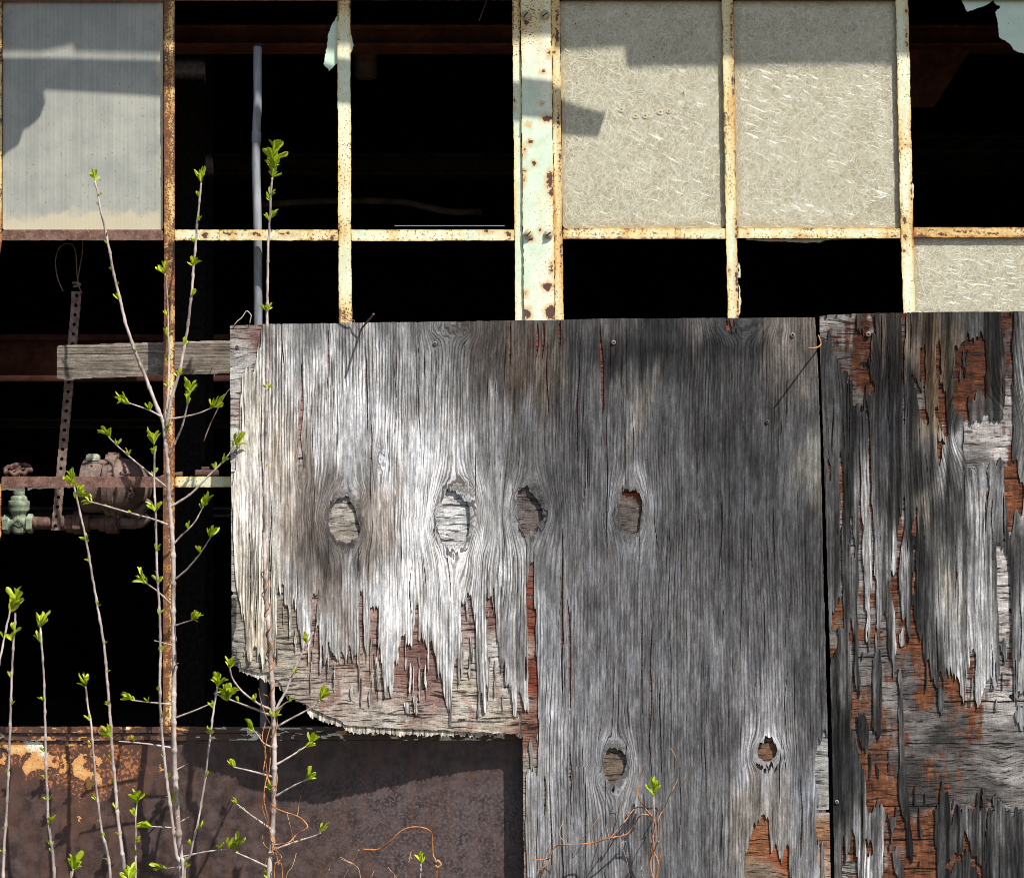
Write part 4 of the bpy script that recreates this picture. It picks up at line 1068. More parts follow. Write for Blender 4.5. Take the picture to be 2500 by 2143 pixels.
# ---- right hand sheet
outer2 = [(1999, 769), (2100, 764), (2240, 762), (2400, 760), (2620, 758), (2620, 2232), (2040, 2232), (2037, 2150), (2029, 1740), (2019, 1400), (2010, 1100), (2002, 900)]
miss2 = [ZA([(60, 90), (410, 80), (625, 75), (615, 330), (592, 350), (580, 640), (590, 740), (625, 760), (615, 830), (560, 860), (545, 950), (550, 1060), (570, 1100), (578, 1480), (555, 1480), (560, 1200), (530, 1100), (510, 1070), (480, 1060), (460, 1020), (405, 1000), (415, 800), (400, 720), (385, 690), (300, 650), (250, 510), (210, 430), (175, 310), (62, 330)]),
         ZA([(880, 70), (926, 70), (908, 560), (888, 560), (884, 300)]), ZA([(888, 560), (903, 560), (917, 900), (906, 1200), (890, 1200), (903, 900)]),
         ZA([(1075, 400), (1115, 420), (1110, 760), (1125, 1000), (1140, 1130), (1110, 1130), (1065, 1160), (1050, 1000), (1030, 880), (1000, 830), (990, 740), (1030, 720), (1050, 800), (1065, 820), (1070, 640)]),
         ZA([(1220, 380), (1260, 400), (1270, 700), (1300, 850), (1330, 1100), (1340, 1250), (1300, 1270), (1270, 1250), (1260, 1150), (1200, 1080), (1200, 1030), (1235, 980), (1235, 800), (1215, 640)]),
         ZA([(1400, 420), (1510, 350), (1700, 320), (1715, 600), (1690, 700), (1700, 930), (1650, 850), (1600, 900), (1590, 960), (1530, 920), (1520, 1000), (1540, 1150), (1600, 1170), (1680, 1150), (1700, 1040), (1750, 1130), (1880, 1140), (1890, 1000), (1885, 420), (1860, 380), (1845, 70), (1975, 70), (1960, 420), (1955, 800), (1970, 1000), (1950, 1480), (1500, 1480), (1490, 1200), (1480, 1080), (1410, 1060), (1380, 960), (1385, 700), (1400, 600)]),
         ZB([(1480, -20), (1950, -20), (1960, 180), (2010, 250), (2020, 340), (2060, 360), (2060, 700), (1985, 690), (1975, 830), (1945, 920), (1925, 870), (1910, 600), (1885, 480), (1875, 340), (1870, 250), (1830, 150), (1800, 200), (1720, 200), (1640, 205), (1580, 240), (1530, 220), (1500, 140)]),
         ZB([(1810, 970), (1870, 1020), (1900, 1100), (1940, 1180), (1930, 1460), (1815, 1460)]),
         ZB([(280, 80), (292, 70), (305, 200), (315, 450), (320, 760), (302, 850), (302, 1100), (302, 1460), (283, 1460), (288, 1000), (286, 500)]),
         ZB([(375, 640), (410, 760), (414, 900), (435, 1000), (430, 1090), (385, 1080), (380, 950), (400, 900), (385, 760)]), ZB([(463, 570), (492, 580), (502, 760), (507, 1100), (517, 1460), (468, 1460), (464, 900)]),
         ZB([(553, -20), (580, -20), (584, 560), (607, 760), (622, 900), (620, 1200), (630, 1460), (595, 1460), (590, 1000), (573, 700)]),
         ZB([(898, 500), (913, 520), (912, 640), (917, 790), (892, 900), (872, 1050), (852, 1250), (852, 1460), (773, 1460), (773, 1220), (800, 1250), (825, 1240), (840, 1000), (856, 800), (858, 640), (885, 650)]),
         ZB([(1020, 590), (1042, 650), (1032, 880), (1015, 912), (983, 900), (1000, 760)]), ZB([(1003, 1000), (1014, 1000), (1028, 1460), (1006, 1460)]), ZB([(1240, -20), (1310, -20), (1280, 60), (1275, 180), (1250, 225), (1235, 160), (1228, 60)]),
         ZB([(1703, 240), (1722, 250), (1732, 420), (1718, 490), (1706, 400)]), ZB([(165, 180), (190, 200), (190, 330), (175, 375), (168, 320)]),
         ZCf([(285, -20), (312, -20), (317, 420), (262, 480), (262, 640), (215, 740), (170, 850), (160, 550), (165, 470), (205, 490), (215, 320), (235, 320), (240, 250), (265, 190), (285, 180)]),
         ZCf([(375, 200), (390, 330), (410, 450), (420, 640), (430, 900), (440, 1020), (460, 1055), (470, 900), (462, 600), (455, 200), (470, 150), (470, -20), (520, -20), (525, 250), (546, 290), (553, 500), (563, 680), (577, 690), (582, 560), (574, 200), (587, 130), (600, -20), (632, -20), (635, 200), (640, 440), (653, 560), (674, 570), (682, 320), (700, 290), (715, 280), (733, 330), (743, 600), (753, 680), (788, 740),
              (795, 960), (808, 975), (815, 750), (832, 640), (824, 300), (800, 170), (775, 130), (776, -20), (852, -20), (860, 200), (890, 380), (922, 390), (932, 490), (960, 550), (974, 460), (970, 220), (985, 225), (1000, 230), (1010, 200), (1012, 350), (1026, 480), (1060, 570), (1078, 480), (1085, 600), (1088, 700), (1110, 800), (1128, 760), (1150, 830), (1178, 930), (1210, 970), (1220, 1060), (1238, 960),
              (1245, 880), (1252, 850), (1275, 900), (1300, 890), (1312, 830), (1330, 850), (1345, 950), (1362, 860), (1400, 940), (1440, 1020), (1453, 1100), (1476, 1120), (1483, 1200), (1496, 1110), (1518, 1060), (1522, 900), (1542, 820), (1547, 640), (1588, 640), (1608, 800), (1598, 900), (1588, 1000), (1603, 1150), (1613, 1270), (1644, 1210), (1668, 1180), (1678, 1000), (1690, 1060), (1702, 1010), (1718, 900),
              (1730, 990), (1745, 940), (1757, 880), (1770, 950), (1800, 980), (1817, 930), (1843, 920), (1838, 700), (1832, 400), (1822, -20), (1935, -20), (1945, 250), (1955, 600), (1968, 950), (1988, 1100), (2010, 1115), (2040, 1080), (2120, 1100), (2500, 1120), (2500, 1460), (395, 1460), (405, 1100), (395, 800), (383, 500)]),
         ZD([(855, -22), (2500, -22), (2500, 700), (2010, 690), (1980, 700), (1920, 680), (1900, 620), (1870, 540), (1850, 580), (1865, 680), (1810, 690), (1795, 570), (1783, 700), (1760, 690), (1720, 680), (1690, 680), (1670, 640), (1640, 680), (1600, 610), (1583, 690), (1560, 760), (1545, 560), (1510, 530), (1495, 410), (1483, 540), (1478, 650), (1450, 620), (1443, 760), (1460, 1000), (1475, 1420), (1085, 1420), (1080, 950),
             (1095, 850), (1090, 620), (1060, 640), (1045, 560), (1030, 660), (965, 690), (960, 560), (945, 380), (900, 260), (880, 150)]),
         ZD([(1660, 810), (1690, 900), (1700, 980), (1740, 1060), (1780, 1070), (1785, 1170), (1720, 1100), (1690, 1000), (1660, 960), (1640, 1000), (1600, 1040), (1560, 1100), (1510, 1100), (1560, 1000), (1640, 970)]),
         ZD([(800, 870), (820, 900), (830, 960), (860, 930), (862, 800), (880, 870), (890, 1000), (905, 1010), (905, 1200), (790, 1200)]), ZD([(955, 900), (1000, 880), (1010, 980), (970, 980)])]
add2 = [ZA([(445, 80), (490, 80), (485, 300), (450, 300)]), ZCf([(605, 740), (650, 680), (682, 690), (692, 1100), (687, 1440), (603, 1440), (598, 900)]), ZCf([(858, 560), (895, 450), (907, 640), (885, 665), (863, 640)]), ZCf([(840, 950), (880, 850), (890, 1000), (902, 1440), (858, 1440), (868, 1100)]),
        ZCf([(1233, 990), (1270, 980), (1287, 1100), (1267, 1320), (1248, 1290)]), ZCf([(458, 1330), (500, 1300), (537, 1320), (537, 1440), (458, 1440)]), ZCf([(1985, 1210), (2060, 1230), (2200, 1300), (2200, 1440), (2030, 1440), (1990, 1290)]), ZCf([(1840, 600), (1895, 600), (1905, 740), (1885, 780), (1860, 690)]),
        ZD([(905, 20), (930, -10), (965, 30), (987, 150), (987, 230), (970, 292), (930, 230), (910, 150)]), ZD([(1013, -22), (1072, -22), (1072, 130), (1060, 167), (1038, 120)]), ZD([(1193, -22), (1224, -22), (1232, 290), (1247, 480), (1267, 600), (1277, 800), (1292, 950), (1294, 1075), (1258, 1020), (1243, 740), (1203, 650), (1193, 500), (1198, 300)]),
        ZD([(1113, 700), (1172, 720), (1182, 770), (1140, 805)]), ZD([(1348, 730), (1368, 850), (1343, 855)]), ZD([(1148, 950), (1172, 930), (1222, 1050), (1227, 1165), (1168, 1100)]), ZD([(985, 280), (998, 290), (1002, 420), (990, 440)]), ZD([(1035, 330), (1055, 350), (1052, 430), (1038, 420)]), ZD([(1640, 1100), (1660, 900), (1690, 1000), (1720, 1130), (1740, 1420), (1560, 1420)])]
cr2 = [(2011 + 60, 1000, 200, 1.6), (2150, 800, 120, 1.5), (2170, 900, 160, 1.4), (2220, 820, 70, 1.6), (2425, 1300, 110, 1.8), (2448, 1290, 120, 2.2), (2405, 1260, 60, 1.8), (2098, 1180, 130, 2.2), (2035, 1050, 90, 2.0), (2480, 1650, 60, 2.0), (2490, 1550, 90, 2.0), (2420, 1620, 60, 1.6), (2432, 1640, 40, 2.0)]
cr2 += [(_r.uniform(2020, 2500), _r.uniform(800, 2130), _r.uniform(40, 130), _r.uniform(0.7, 1.4)) for _ in range(60)]
def ven2(X, Y):
    F = sdf(X, Y, outer2, 20) + 1.2 * (vn(X / 7, Y / 18, 500) - 0.5) - 0.6
    JX, JY = jag(X, Y, 501, 2.0, 15)
    for p in miss2: F = np.minimum(F, -sdf(JX, JY, p) - 6 * np.maximum(0, vn(X / 2.7, Y / 50, 599) - 0.5))
    for p in add2: F = np.maximum(F, sdf(JX, JY, p))
    F = np.minimum(slivers(X, Y, F, sl2, 1200), sdf(X, Y, outer2, 20) - 0.6)
    return cracks(X, Y, F, cr2, grain2)
def core2(X, Y):
    F = sdf(X, Y, outer2, 20) - 1.2
    for i, (a, b, yy, w) in enumerate([(2300, 2520, 1712, 2.0), (2060, 2210, 1780, 1.6), (2150, 2300, 2049, 2.2), (2180, 2290, 2120, 1.8), (2430, 2470, 1430, 1.8), (2090, 2190, 1603, 1.6), (2040, 2140, 815, 1.4), (2230, 2320, 946, 1.4), (2200, 2290, 1002, 1.6), (2430, 2500, 1168, 1.8), (2060, 2300, 1967, 1.6), (2210, 2480, 1815, 1.5)]):
        m = (X > a) & (X < b)
        F = np.where(m, np.minimum(F, np.abs(Y - yy - 3 * (vn(X / 40, 0 * X, 520 + i) - 0.5)) - w), F)
    for cx, cy, rx, ry in [(2107, 890, 10, 7), (2471, 1490, 9, 7), (2475, 1700, 13, 7)]:
        F = np.minimum(F, (np.hypot((X - cx) / rx, (Y - cy) / ry) - 1) * ry)
    return F
T2 = [(2050, 900, 62), (2150, 800, (88, 82, 78)), (2150, 840, (84, 78, 74)), (2150, 880, (46, 43, 45)), (2150, 930, (48, 44, 46)), (2150, 1000, 56), (2170, 1050, (78, 78, 83)), (2230, 800, (78, 72, 67)), (2230, 850, (126, 116, 102)), (2230, 930, 54), (2260, 800, (70, 60, 52)), (2290, 850, (98, 82, 66)), (2285, 930, (112, 94, 73)), (2290, 1020, (134, 122, 103)), (2318, 840, (112, 98, 80)), (2320, 800, 76),
      (2330, 900, 68), (2330, 1000, 60), (2350, 1060, (172, 174, 177)), (2380, 790, 74), (2440, 800, 44), (2440, 880, (50, 45, 44)), (2430, 940, (72, 60, 50)), (2430, 1000, 72), (2380, 1000, (84, 80, 78)), (2480, 830, 118), (2480, 900, 142), (2480, 1050, 100), (2030, 950, 74), (2030, 1100, 84), (2030, 1300, 80), (2075, 1200, 64), (2110, 1200, 168), (2110, 1350, 172), (2160, 1200, 64), (2170, 1300, 104), (2180, 1370, 168),
      (2190, 1200, 80), (2220, 1300, 74), (2250, 1200, 54), (2240, 1350, 58), (2280, 1150, 90), (2270, 1250, (136, 131, 122)), (2295, 1180, 138), (2300, 1100, 142), (2320, 1200, 62), (2330, 1320, 66), (2310, 1260, 72), (2370, 1200, 150), (2400, 1300, 166), (2370, 1380, 140), (2330, 1400, 78), (2440, 1200, 186), (2450, 1350, 142), (2490, 1350, 84), (2480, 1200, 120), (2030, 1450, 94), (2070, 1450, 78), (2110, 1500, 172),
      (2160, 1450, 108), (2175, 1520, 150), (2180, 1570, 190), (2220, 1500, 68), (2230, 1540, 100), (2260, 1500, 80), (2270, 1560, 96), (2275, 1640, 74), (2300, 1500, 128), (2325, 1450, (176, 169, 156)), (2340, 1600, 172), (2360, 1500, 150), (2400, 1500, 160), (2400, 1650, 150), (2395, 1720, 170), (2440, 1550, 140), (2440, 1650, 152), (2480, 1500, 152), (2480, 1680, 142), (2040, 1700, 88), (2080, 1650, 122),
      (2095, 1600, 70), (2060, 1800, 50), (2090, 1850, 80), (2045, 1900, 38), (2060, 1960, 56), (2090, 1930, 66), (2060, 2100, 96), (2110, 1990, 112), (2130, 2010, 140), (2120, 2100, 198), (2150, 1650, 68), (2155, 1580, 72), (2110, 1780, 52), (2200, 1850, 102), (2210, 1950, 64), (2220, 2050, 54), (2300, 1960, 58), (2310, 2080, 64), (2360, 2010, 104), (2350, 2100, 68), (2420, 2000, 98), (2430, 2080, 74), (2480, 2020, 112), (2480, 2120, 90)]
OR2 = [(2040, 780, .05), (2060, 800, .5), (2060, 840, .6), (2115, 800, .75), (2120, 850, .8), (2060, 870, .3), (2110, 930, .9), (2100, 980, .35), (2100, 1010, .6), (2205, 800, .8), (2255, 900, .9), (2250, 960, .35), (2295, 950, 1), (2300, 1030, .9), (2380, 840, .9), (2390, 880, 1), (2380, 930, .9), (2370, 980, 1), (2440, 860, .3), (2455, 780, 1), (2470, 850, .9), (2462, 900, .4), (2460, 1000, .3), (2400, 1045, .25), (2400, 1080, .0), (2440, 1090, .2), (2390, 1120, .1), (2465, 1110, .8), (2470, 1150, .9), (2475, 1200, .9),
       (2480, 1250, .9), (2450, 1350, .1), (2445, 1400, .1), (2450, 1480, .05), (2460, 1560, .25), (2450, 1600, .6), (2055, 1150, .7), (2054, 1250, .6), (2125, 1150, .9), (2130, 1400, .6), (2100, 1400, .05), (2190, 1420, .8), (2055, 1480, .8), (2040, 1540, .35), (2030, 1600, .6), (2080, 1540, 1), (2105, 1500, .1), (2110, 1600, .15), (2135, 1480, .9), (2135, 1540, .8), (2160, 1520, .1), (2195, 1480, .9), (2190, 1560, .7), (2230, 1520, .9), (2245, 1560, .9), (2215, 1620, .1),
       (2240, 1620, .8), (2190, 1640, .6), (2150, 1620, .3), (2120, 1660, .35), (2100, 1700, .8), (2180, 1700, .2), (2215, 1700, .05), (2250, 1700, 1), (2300, 1660, 1), (2340, 1680, 1), (2290, 1730, .2), (2370, 1740, .8), (2310, 1770, .3), (2360, 1780, .5), (2380, 1680, .5), (2430, 1640, .4), (2440, 1720, 0), (2480, 1780, 0), (2250, 1780, 0), (2160, 1780, .45), (2300, 1800, .1), (2250, 1830, 0), (2140, 1830, .6), (2190, 1820, .7), (2270, 1870, .5), (2320, 1830, .3),
       (2270, 1900, .6), (2340, 1880, .4), (2250, 1930, .1), (2400, 1880, 0), (2470, 1880, 0), (2140, 1900, .9), (2160, 1930, .8), (2230, 1900, .2), (2240, 1960, .0), (2300, 1940, .6), (2180, 1990, .9), (2200, 2040, 1), (2280, 2000, .9), (2250, 2080, 1), (2180, 2080, .7), (2260, 2130, .95), (2350, 1960, .4), (2350, 2030, 1), (2300, 2120, .8), (2380, 2080, .8), (2080, 2070, .9), (2070, 2110, .5), (2110, 2060, .9), (2125, 2070, .9)]
CG2 = [(2040, 780, 150), (2060, 830, 118), (2080, 880, 80), (2100, 950, 95), (2255, 960, 105), (2380, 880, 80), (2370, 950, 95), (2400, 1050, 175), (2400, 1085, 165), (2390, 1110, 115), (2440, 1100, 185), (2460, 1000, 150), (2445, 1370, 175), (2450, 1470, 190), (2470, 1600, 165), (2055, 1200, 140), (2100, 1380, 130), (2105, 1480, 125), (2110, 1560, 112), (2160, 1540, 112), (2210, 1600, 95), (2215, 1690, 92),
       (2180, 1700, 128), (2110, 1640, 120), (2300, 1730, 90), (2360, 1700, 190), (2450, 1740, 165), (2400, 1770, 120), (2250, 1780, 105), (2350, 1780, 75), (2300, 1800, 62), (2450, 1800, 110), (2200, 1815, 110), (2170, 1860, 75), (2300, 1850, 90), (2420, 1850, 120), (2240, 1880, 62), (2260, 1900, 66), (2460, 1890, 150), (2420, 1920, 80), (2240, 1950, 62), (2440, 1960, 120), (2290, 2010, 120), (2250, 2050, 90), (2080, 2100, 150)]
def alb_c2(x, y, d):
    wx = x + 16 * (fbm(x / 24, y / 50, 540) - 0.5) * 2; wy = y + 16 * (fbm(x / 24, y / 50, 541) - 0.5) * 2
    gcol = lin(shepard(wx, wy, CG2, 1.5) * np.array([1.0, 0.965, 0.94])) * KALB
    gcol = gcol * (0.62 + 0.8 * fbm(x / 70, y / 9, 542))[:, None]
    o = shepard(wx, wy, OR2, 0.8, 4)[:, 0]
    t = fbm(x / 7, y / 40, 543, 4) * 0.62 + fbm(x / 36, y / 6, 544, 3) * 0.38
    k = sst(0.57, 0.72, t * 0.80 + o * 0.44)
    shade = (0.6 + 0.8 * fbm(x / 16, y / 30, 545, 3))[:, None]
    oc = lin((140, 87, 60)) * KALB * 0.80 * shade * (0.35 + 1.1 * fbm(x / 5, y / 22, 546, 3))[:, None] ** 0.8 * (0.5 + 0.9 * fbm(x / 40, y / 3.5, 547, 2))[:, None]
    dk = sst(1250, 850, y)[:, None]
    oc = oc * np.array([0.86, 0.92, 0.96]) * (1 - dk * np.array([0.50, 0.54, 0.52]))
    return np.clip(gcol * (1 - k)[:, None] + oc * k[:, None], 0.012, 0.8)

ply2 = thing('plywood_sheet', 'dark plywood sheet with peeling veneer and orange patches at the right edge', 'plywood', P(2310, 2232, -0.04))
field_mesh('back_ply', (1996, 755, 2622, 2236), 8, 8, lambda X, Y: sdf(X, Y, outer2, 20) - 2, lambda x, y: depth2(x, y) + 0.005, 0.008, M_CORE, ply2,
           {'gu': A(lambda x, y: x), 'gv': A(lambda x, y: y), 'alb': lambda x, y, d: np.tile(lin((92, 82, 74)), (len(x), 1))})
field_mesh('cross_ply', (1994, 752, 2624, 2238), 3.5, 3, core2, lambda x, y: depth2(x, y) - 0.0014 * (fbm(x / 60, y / 6, 550) - 0.5), 0.0046, M_CORE, ply2,
           {'gu': lambda x, y, d: y + 8 * (fbm(x / 80, y / 50, 551) - 0.5) * 2 + 12 * np.exp(-((x - 2470) / 60) ** 2 - ((y - 1880) / 60) ** 2) * np.sin((x - 2470) / 30), 'gv': A(lambda x, y: x), 'alb': alb_c2})
def lift2(x, y):
    return 0.0026 + 0.0016 * (fbm(x / 12, y / 160, 552) - 0.4) + 0.0034 * np.maximum(fbm(x / 10, y / 130, 553) - 0.45, 0) * 2.4 * (0.35 + 0.65 * sst(1350, 1550, y))
field_mesh('veneer', (1994, 752, 2624, 2236), 2.2, 4.2, ven2, lambda x, y: depth2(x, y) - lift2(x, y), 0.0026, M_VEN, ply2,
           {'gu': A(grain2), 'gv': A(lambda x, y: y), 'alb': alb_from(T2, 0.42, 0.36, 560, 1.2)})

# screws in the sheets
def screw(px, py, parent, dfn, r=5.0, mat=None, a=0.4):
    y0 = float(dfn(np.array([px]), np.array([py]))[0]) - (0.0046 if px > 700 else 0.0012)
    n = 12; c = Vector(P(px, py, y0))
    V, F = [], []
    prof = [(-0.003, r), (0.0006, r), (0.0012, r * 0.8), (0.0013, r * 0.1)]
    for h, rr in prof:
        for k in range(n):
            t = 2 * math.pi * k / n
            V.append((c.x + rr * S * math.cos(t), c.y - h, c.z + rr * S * math.sin(t)))
    for q in range(3):
        for k in range(n):
            F.append((q * n + k, q * n + (k + 1) % n, (q + 1) * n + (k + 1) % n, (q + 1) * n + k))
    F.append(tuple(3 * n + k for k in range(n)))
    o = pymesh('screw', V, F, mat or M_SCREW, parent)
    for b in (a, a + math.pi / 2):
        dx, dz = math.cos(b), math.sin(b); L, w = r * 0.62 * S, r * 0.16 * S
        sv = [(c.x + s * dx * L - t * dz * w, c.y - h, c.z + s * dz * L + t * dx * w) for h in (0.0, 0.0016) for s, t in ((-1, -1), (1, -1), (1, 1), (-1, 1))]
        pymesh('recess', sv, [(3, 2, 1, 0), (4, 5, 6, 7), (0, 1, 5, 4), (1, 2, 6, 5), (2, 3, 7, 6), (3, 0, 4, 7)], M_BLACK, o)
    return o
for px, py, r in [(580, 846, 5), (1062, 838, 5), (1498, 836, 5.5), (1935, 818, 5.5), (1873, 1029, 5)]:
    screw(px, py, ply1, depth1, r, M_PIPE if px == 1873 else None, px * 0.7)
for px, py, r in [(2120, 816, 6), (2043, 1957, 5)]:
    screw(px, py, ply2, depth2, r, None, px * 0.7)

# ================================================================== INSIDE THE SHED
def beam(label, x0, y0, x1, y1, Y, mat, name='steel_beam', flange=8, dep=0.09, tilt=0):
    t = thing(name, label, 'beam', P((x0 + x1) / 2, y1, Y))
    f = (D + Y) / D
    def pb(nm, xa, ya, xb, yb, Ya, Yb_):
        A_ = P(xa, ya, Ya); B_ = P(xb, yb, Ya)
        wbox(nm, A_[0], B_[0], Ya, Yb_, B_[2], A_[2], mat, t)
    pb('flange', x0, y0, x1, y0 + flange, Y, Y + dep)
    pb('flange', x0, y1 - flange, x1, y1, Y, Y + dep)
    pb('web', x0, y0 + flange + 0.5, x1, y1 - flange - 0.5, Y + dep * 0.40, Y + dep * 0.5)
    return t
M_BEAM2 = simple('dull_brown_steel', (0.08, 0.065, 0.06), (0.16, 0.125, 0.11), 12, 0.85, 0.2)
bm1 = beam('dark red steel beam across the shed behind the upper panes', -900, 61, 3400, 113, 0.55, M_BEAM)
Vg = [P(2190, 113.5, 0.59), P(2376, 113.5, 0.59), P(2280, 262, 0.59), P(2190, 262, 0.59)]
pymesh('gusset', Vg + [(a, b + 0.012, c) for a, b, c in Vg], [(0, 1, 2, 3), (7, 6, 5, 4), (0, 4, 5, 1), (1, 5, 6, 2), (2, 6, 7, 3), (3, 7, 4, 0)], M_BEAM, bm1)
beam('dim brown girt behind the wooden batten', -900, 816, 1400, 930, 1.3, M_BEAM, flange=14)
beam('dim girt low behind the pipes', -900, 1238, 1400, 1262, 1.6, M_BEAM2, flange=6)
beam('dim girt level with the top of the sapling fork', -900, 1022, 1400, 1046, 2.2, M_BEAM2, flange=6)
beam('faint girt above the loose cable', -900, 375, 3400, 428, 2.6, M_BEAM2, flange=10)
beam('faint girt behind the right empty pane', 1500, 330, 3600, 372, 2.0, M_BEAM2, flange=8)
col = thing('steel_column', 'dim brown steel column just right of the rusty mullion', 'column', (P(465, 0, 0.9)[0], 0.9, 0.03))
for xa, xb, Ya, Yb_ in ((428, 500, 0.9, 0.91), (428, 500, 1.02, 1.03), (461, 467, 0.911, 1.019)):
    wbox('flange' if xb - xa > 20 else 'web', P(xa, 0, 0.9)[0], P(xb, 0, 0.9)[0], Ya, Yb_, 0.03, P(0, 114, 0.9)[2], M_BLACK, col)
can = thing('hanging_canister', 'dark canister hanging under the red beam right of the muntin', 'canister', P(893, 192, 0.7))
lathe('body', [(114, 12), (118, 25), (124, 27), (186, 27), (192, 24), (195, 4)], 'z', 893, 0.7, M_BEAM2, can)
lathe('band', [(150, 28), (157, 28)], 'z', 893, 0.7, M_BEAM, can)
o, _ = tube_px('loose_cable', [(640, 500), (760, 492), (880, 490), (985, 494), (1050, 508), (1110, 518), (1176, 516)], 12, 12, M_BEAM2, None, Y=1.4, step=14)
tag(o, 'thick dark cable sagging behind the empty upper opening', 'cable')
# conduit
cond = thing('conduit', 'grey vertical conduit pipe inside, bent beside the rusty mullion', 'pipe', (P(640, 0, 0.30)[0], 0.30, 0.03))
YCo = 0.05
tube_px('pipe', [(629, 112), (629, 190), (629, 250), (626, 320), (625, 400), (627, 480), (629, 570), (630, 700), (631, 900), (636, 1300), (644, 1650), (645, 1800), (645, GROUND_PY - 30)], 10.5, 10.8, M_CONDUIT, cond, Y=YCo, step=12, sides=14)
lathe('coupling', [(322, 10.8), (324, 11.6), (346, 11.6), (348, 10.8)], 'z', 626, YCo, M_CONDUIT, cond)
lathe('strap_clip', [(108, 12), (114, 12)], 'z', 629, YCo, M_BLACK, cond)

# wooden batten nailed behind the mullion
M_BATTEN = M_VEN
batten = thing('wooden_batten', 'grey weathered timber batten crossing behind the rusty mullion', 'plank', P(350, 920, 0.037))
bp = [(139, 843), (560, 831), (780, 826), (780, 906), (560, 911), (139, 926)]
field_mesh('timber', (134, 820, 784, 930), 4, 3, lambda X, Y: sdf(X, Y, bp, 20) + 1.6 * (fbm(X / 18, Y / 9, 601) - 0.5) - np.maximum(0, 5 - np.abs(X - 139) - np.abs(Y - 843) * 0.6), lambda x, y: 0.037 + 0.003 * (sst(4, 0, y - 843 + (x - 139) * 0.0285)) + 0.001 * (fbm(x / 80, y / 7, 602) - 0.5), 0.036, M_VEN, batten,
           {'gu': lambda x, y, d: y * 0.9 + 5 * (fbm(x / 200, y / 40, 603) - 0.5) * 2 - (y - 884) * np.where(np.hypot((x - 358) / 20, (y - 884) / 10) > 1, 1 / np.maximum(np.hypot((x - 358) / 20, (y - 884) / 10) ** 2, 1), 1) * 0.9, 'gv': A(lambda x, y: x),
            'alb': lambda x, y, d: (lin((128, 119, 108)) * (0.72 + 0.5 * fbm(x / 90, y / 12, 604))[:, None]) * (1 - 0.35 * np.exp(-((x - 358) / 12) ** 2 - ((y - 884) / 7) ** 2))[:, None]})

# perforated strap with tie wire
YS = 0.115
strap = thing('pipe_strap', 'brown perforated hanger strap running down to the rusty pipe', 'strap', P(137, 1292, YS))
stp = Z4([(398, 345), (449, 345), (452, 380), (335, 1672), (285, 1672), (398, 380)])
holes = []
for k in range(25):
    t = k / 24.0
    holes.append((187.5 + (136 - 187.5) * t, 722 + (1284 - 722) * t))
def strapf(X, Y):
    F = sdf(X, Y, stp, 20)
    for hx, hy in holes: F = np.minimum(F, np.hypot(X - hx, Y - hy) - 4.3)
    return F
field_mesh('strap', (118, 706, 204, 1298), 1.7, 1.7, strapf, lambda x, y: YS + 0 * x, 0.002, M_STRAP, strap)
lathe('rivet', [(1277, 0.5), (1277.5, 4)], 'z', 135, YS - 0.004, M_PIPE, strap, 10)
tw = thing('tie_wire', 'thin brown wire looped and knotted on top of the perforated strap', 'wire', P(188, 700, YS))
tube_px('wire', Z4([(350, 345), (320, 270), (308, 180), (325, 110), (360, 80), (400, 85), (420, 125), (425, 200), (430, 270), (440, 320), (458, 358)]), 1.5, 1.5, M_WIRE, tw, Y=YS - 0.008, step=4)
tube_px('wire', Z4([(460, 40), (457, 130), (442, 220), (430, 290), (415, 310)]), 1.4, 1.4, M_WIRE, tw, Y=YS - 0.006, step=4)
tube_px('knot', Z4([(402, 300), (415, 295), (430, 300), (448, 305), (430, 315), (408, 318)]), 3.2, 3.0, M_WIRE, tw, Y=YS - 0.008, step=3)

# ---- pipe run with gate valve and cast housing
YP = 0.135
pipe = thing('iron_pipe', 'horizontal rusty iron pipe with union nuts behind the lower rail', 'pipe', P(180, 1276, YP))
tube_px('pipe', [(-400, 1272), (-60, 1274), (10, 1276)], 16, 16, M_PIPE, pipe, Y=YP, step=40, sides=18)
tube_px('pipe', [(80, 1277), (200, 1277), (300, 1276)], 16, 16, M_PIPE, pipe, Y=YP, step=20, sides=18)
lathe('threads', [(80 + 1.5 * k, 16.6 if k % 2 else 15.6) for k in range(12)], 'x', 1277, YP, M_PIPE, pipe)
lathe('coupling', [(146, 17.5), (150, 18.5), (162, 18.5)], 'x', 1277, YP, M_PIPE, pipe)
lathe('union_nut', [(162, 17), (163, 22), (180, 23)], 'x', 1278, YP, M_PIPE, pipe, hexa=True)
lathe('union_nut', [(181, 24), (182, 29), (200, 29), (202, 25)], 'x', 1275, YP, M_PIPE, pipe, hexa=True)
lathe('coupling', [(203, 19), (206, 22), (219, 22), (221, 18)], 'x', 1277, YP, M_PIPE, pipe)
lathe('coupling', [(242, 17), (244, 21), (258, 21), (262, 26), (290, 26)], 'x', 1277, YP, M_PIPE, pipe)
valve = thing('gate_valve', 'green bronze gate valve with rusty handwheel on the iron pipe', 'valve', P(46, 1304, YP))
lathe('body', [(1240, 24), (1246, 24), (1250, 20), (1258, 17.5), (1264, 17.5), (1270, 19), (1290, 20), (1299, 17), (1304, 9), (1305, 1)], 'z', 46, YP, M_BRASS, valve)
lathe('bonnet', [(1197, 14.5), (1206, 14.5), (1208, 13), (1213, 19), (1216, 20), (1222, 20.5), (1223, 25), (1228, 26), (1234, 26), (1236, 25), (1240, 25.4), (1246, 24.5)], 'z', 46, YP, M_BRASS, valve)
lathe('barrel', [(23, 20), (28, 17), (40, 18), (52, 18), (64, 17), (69, 20)], 'x', 1278, YP, M_BRASS, valve)
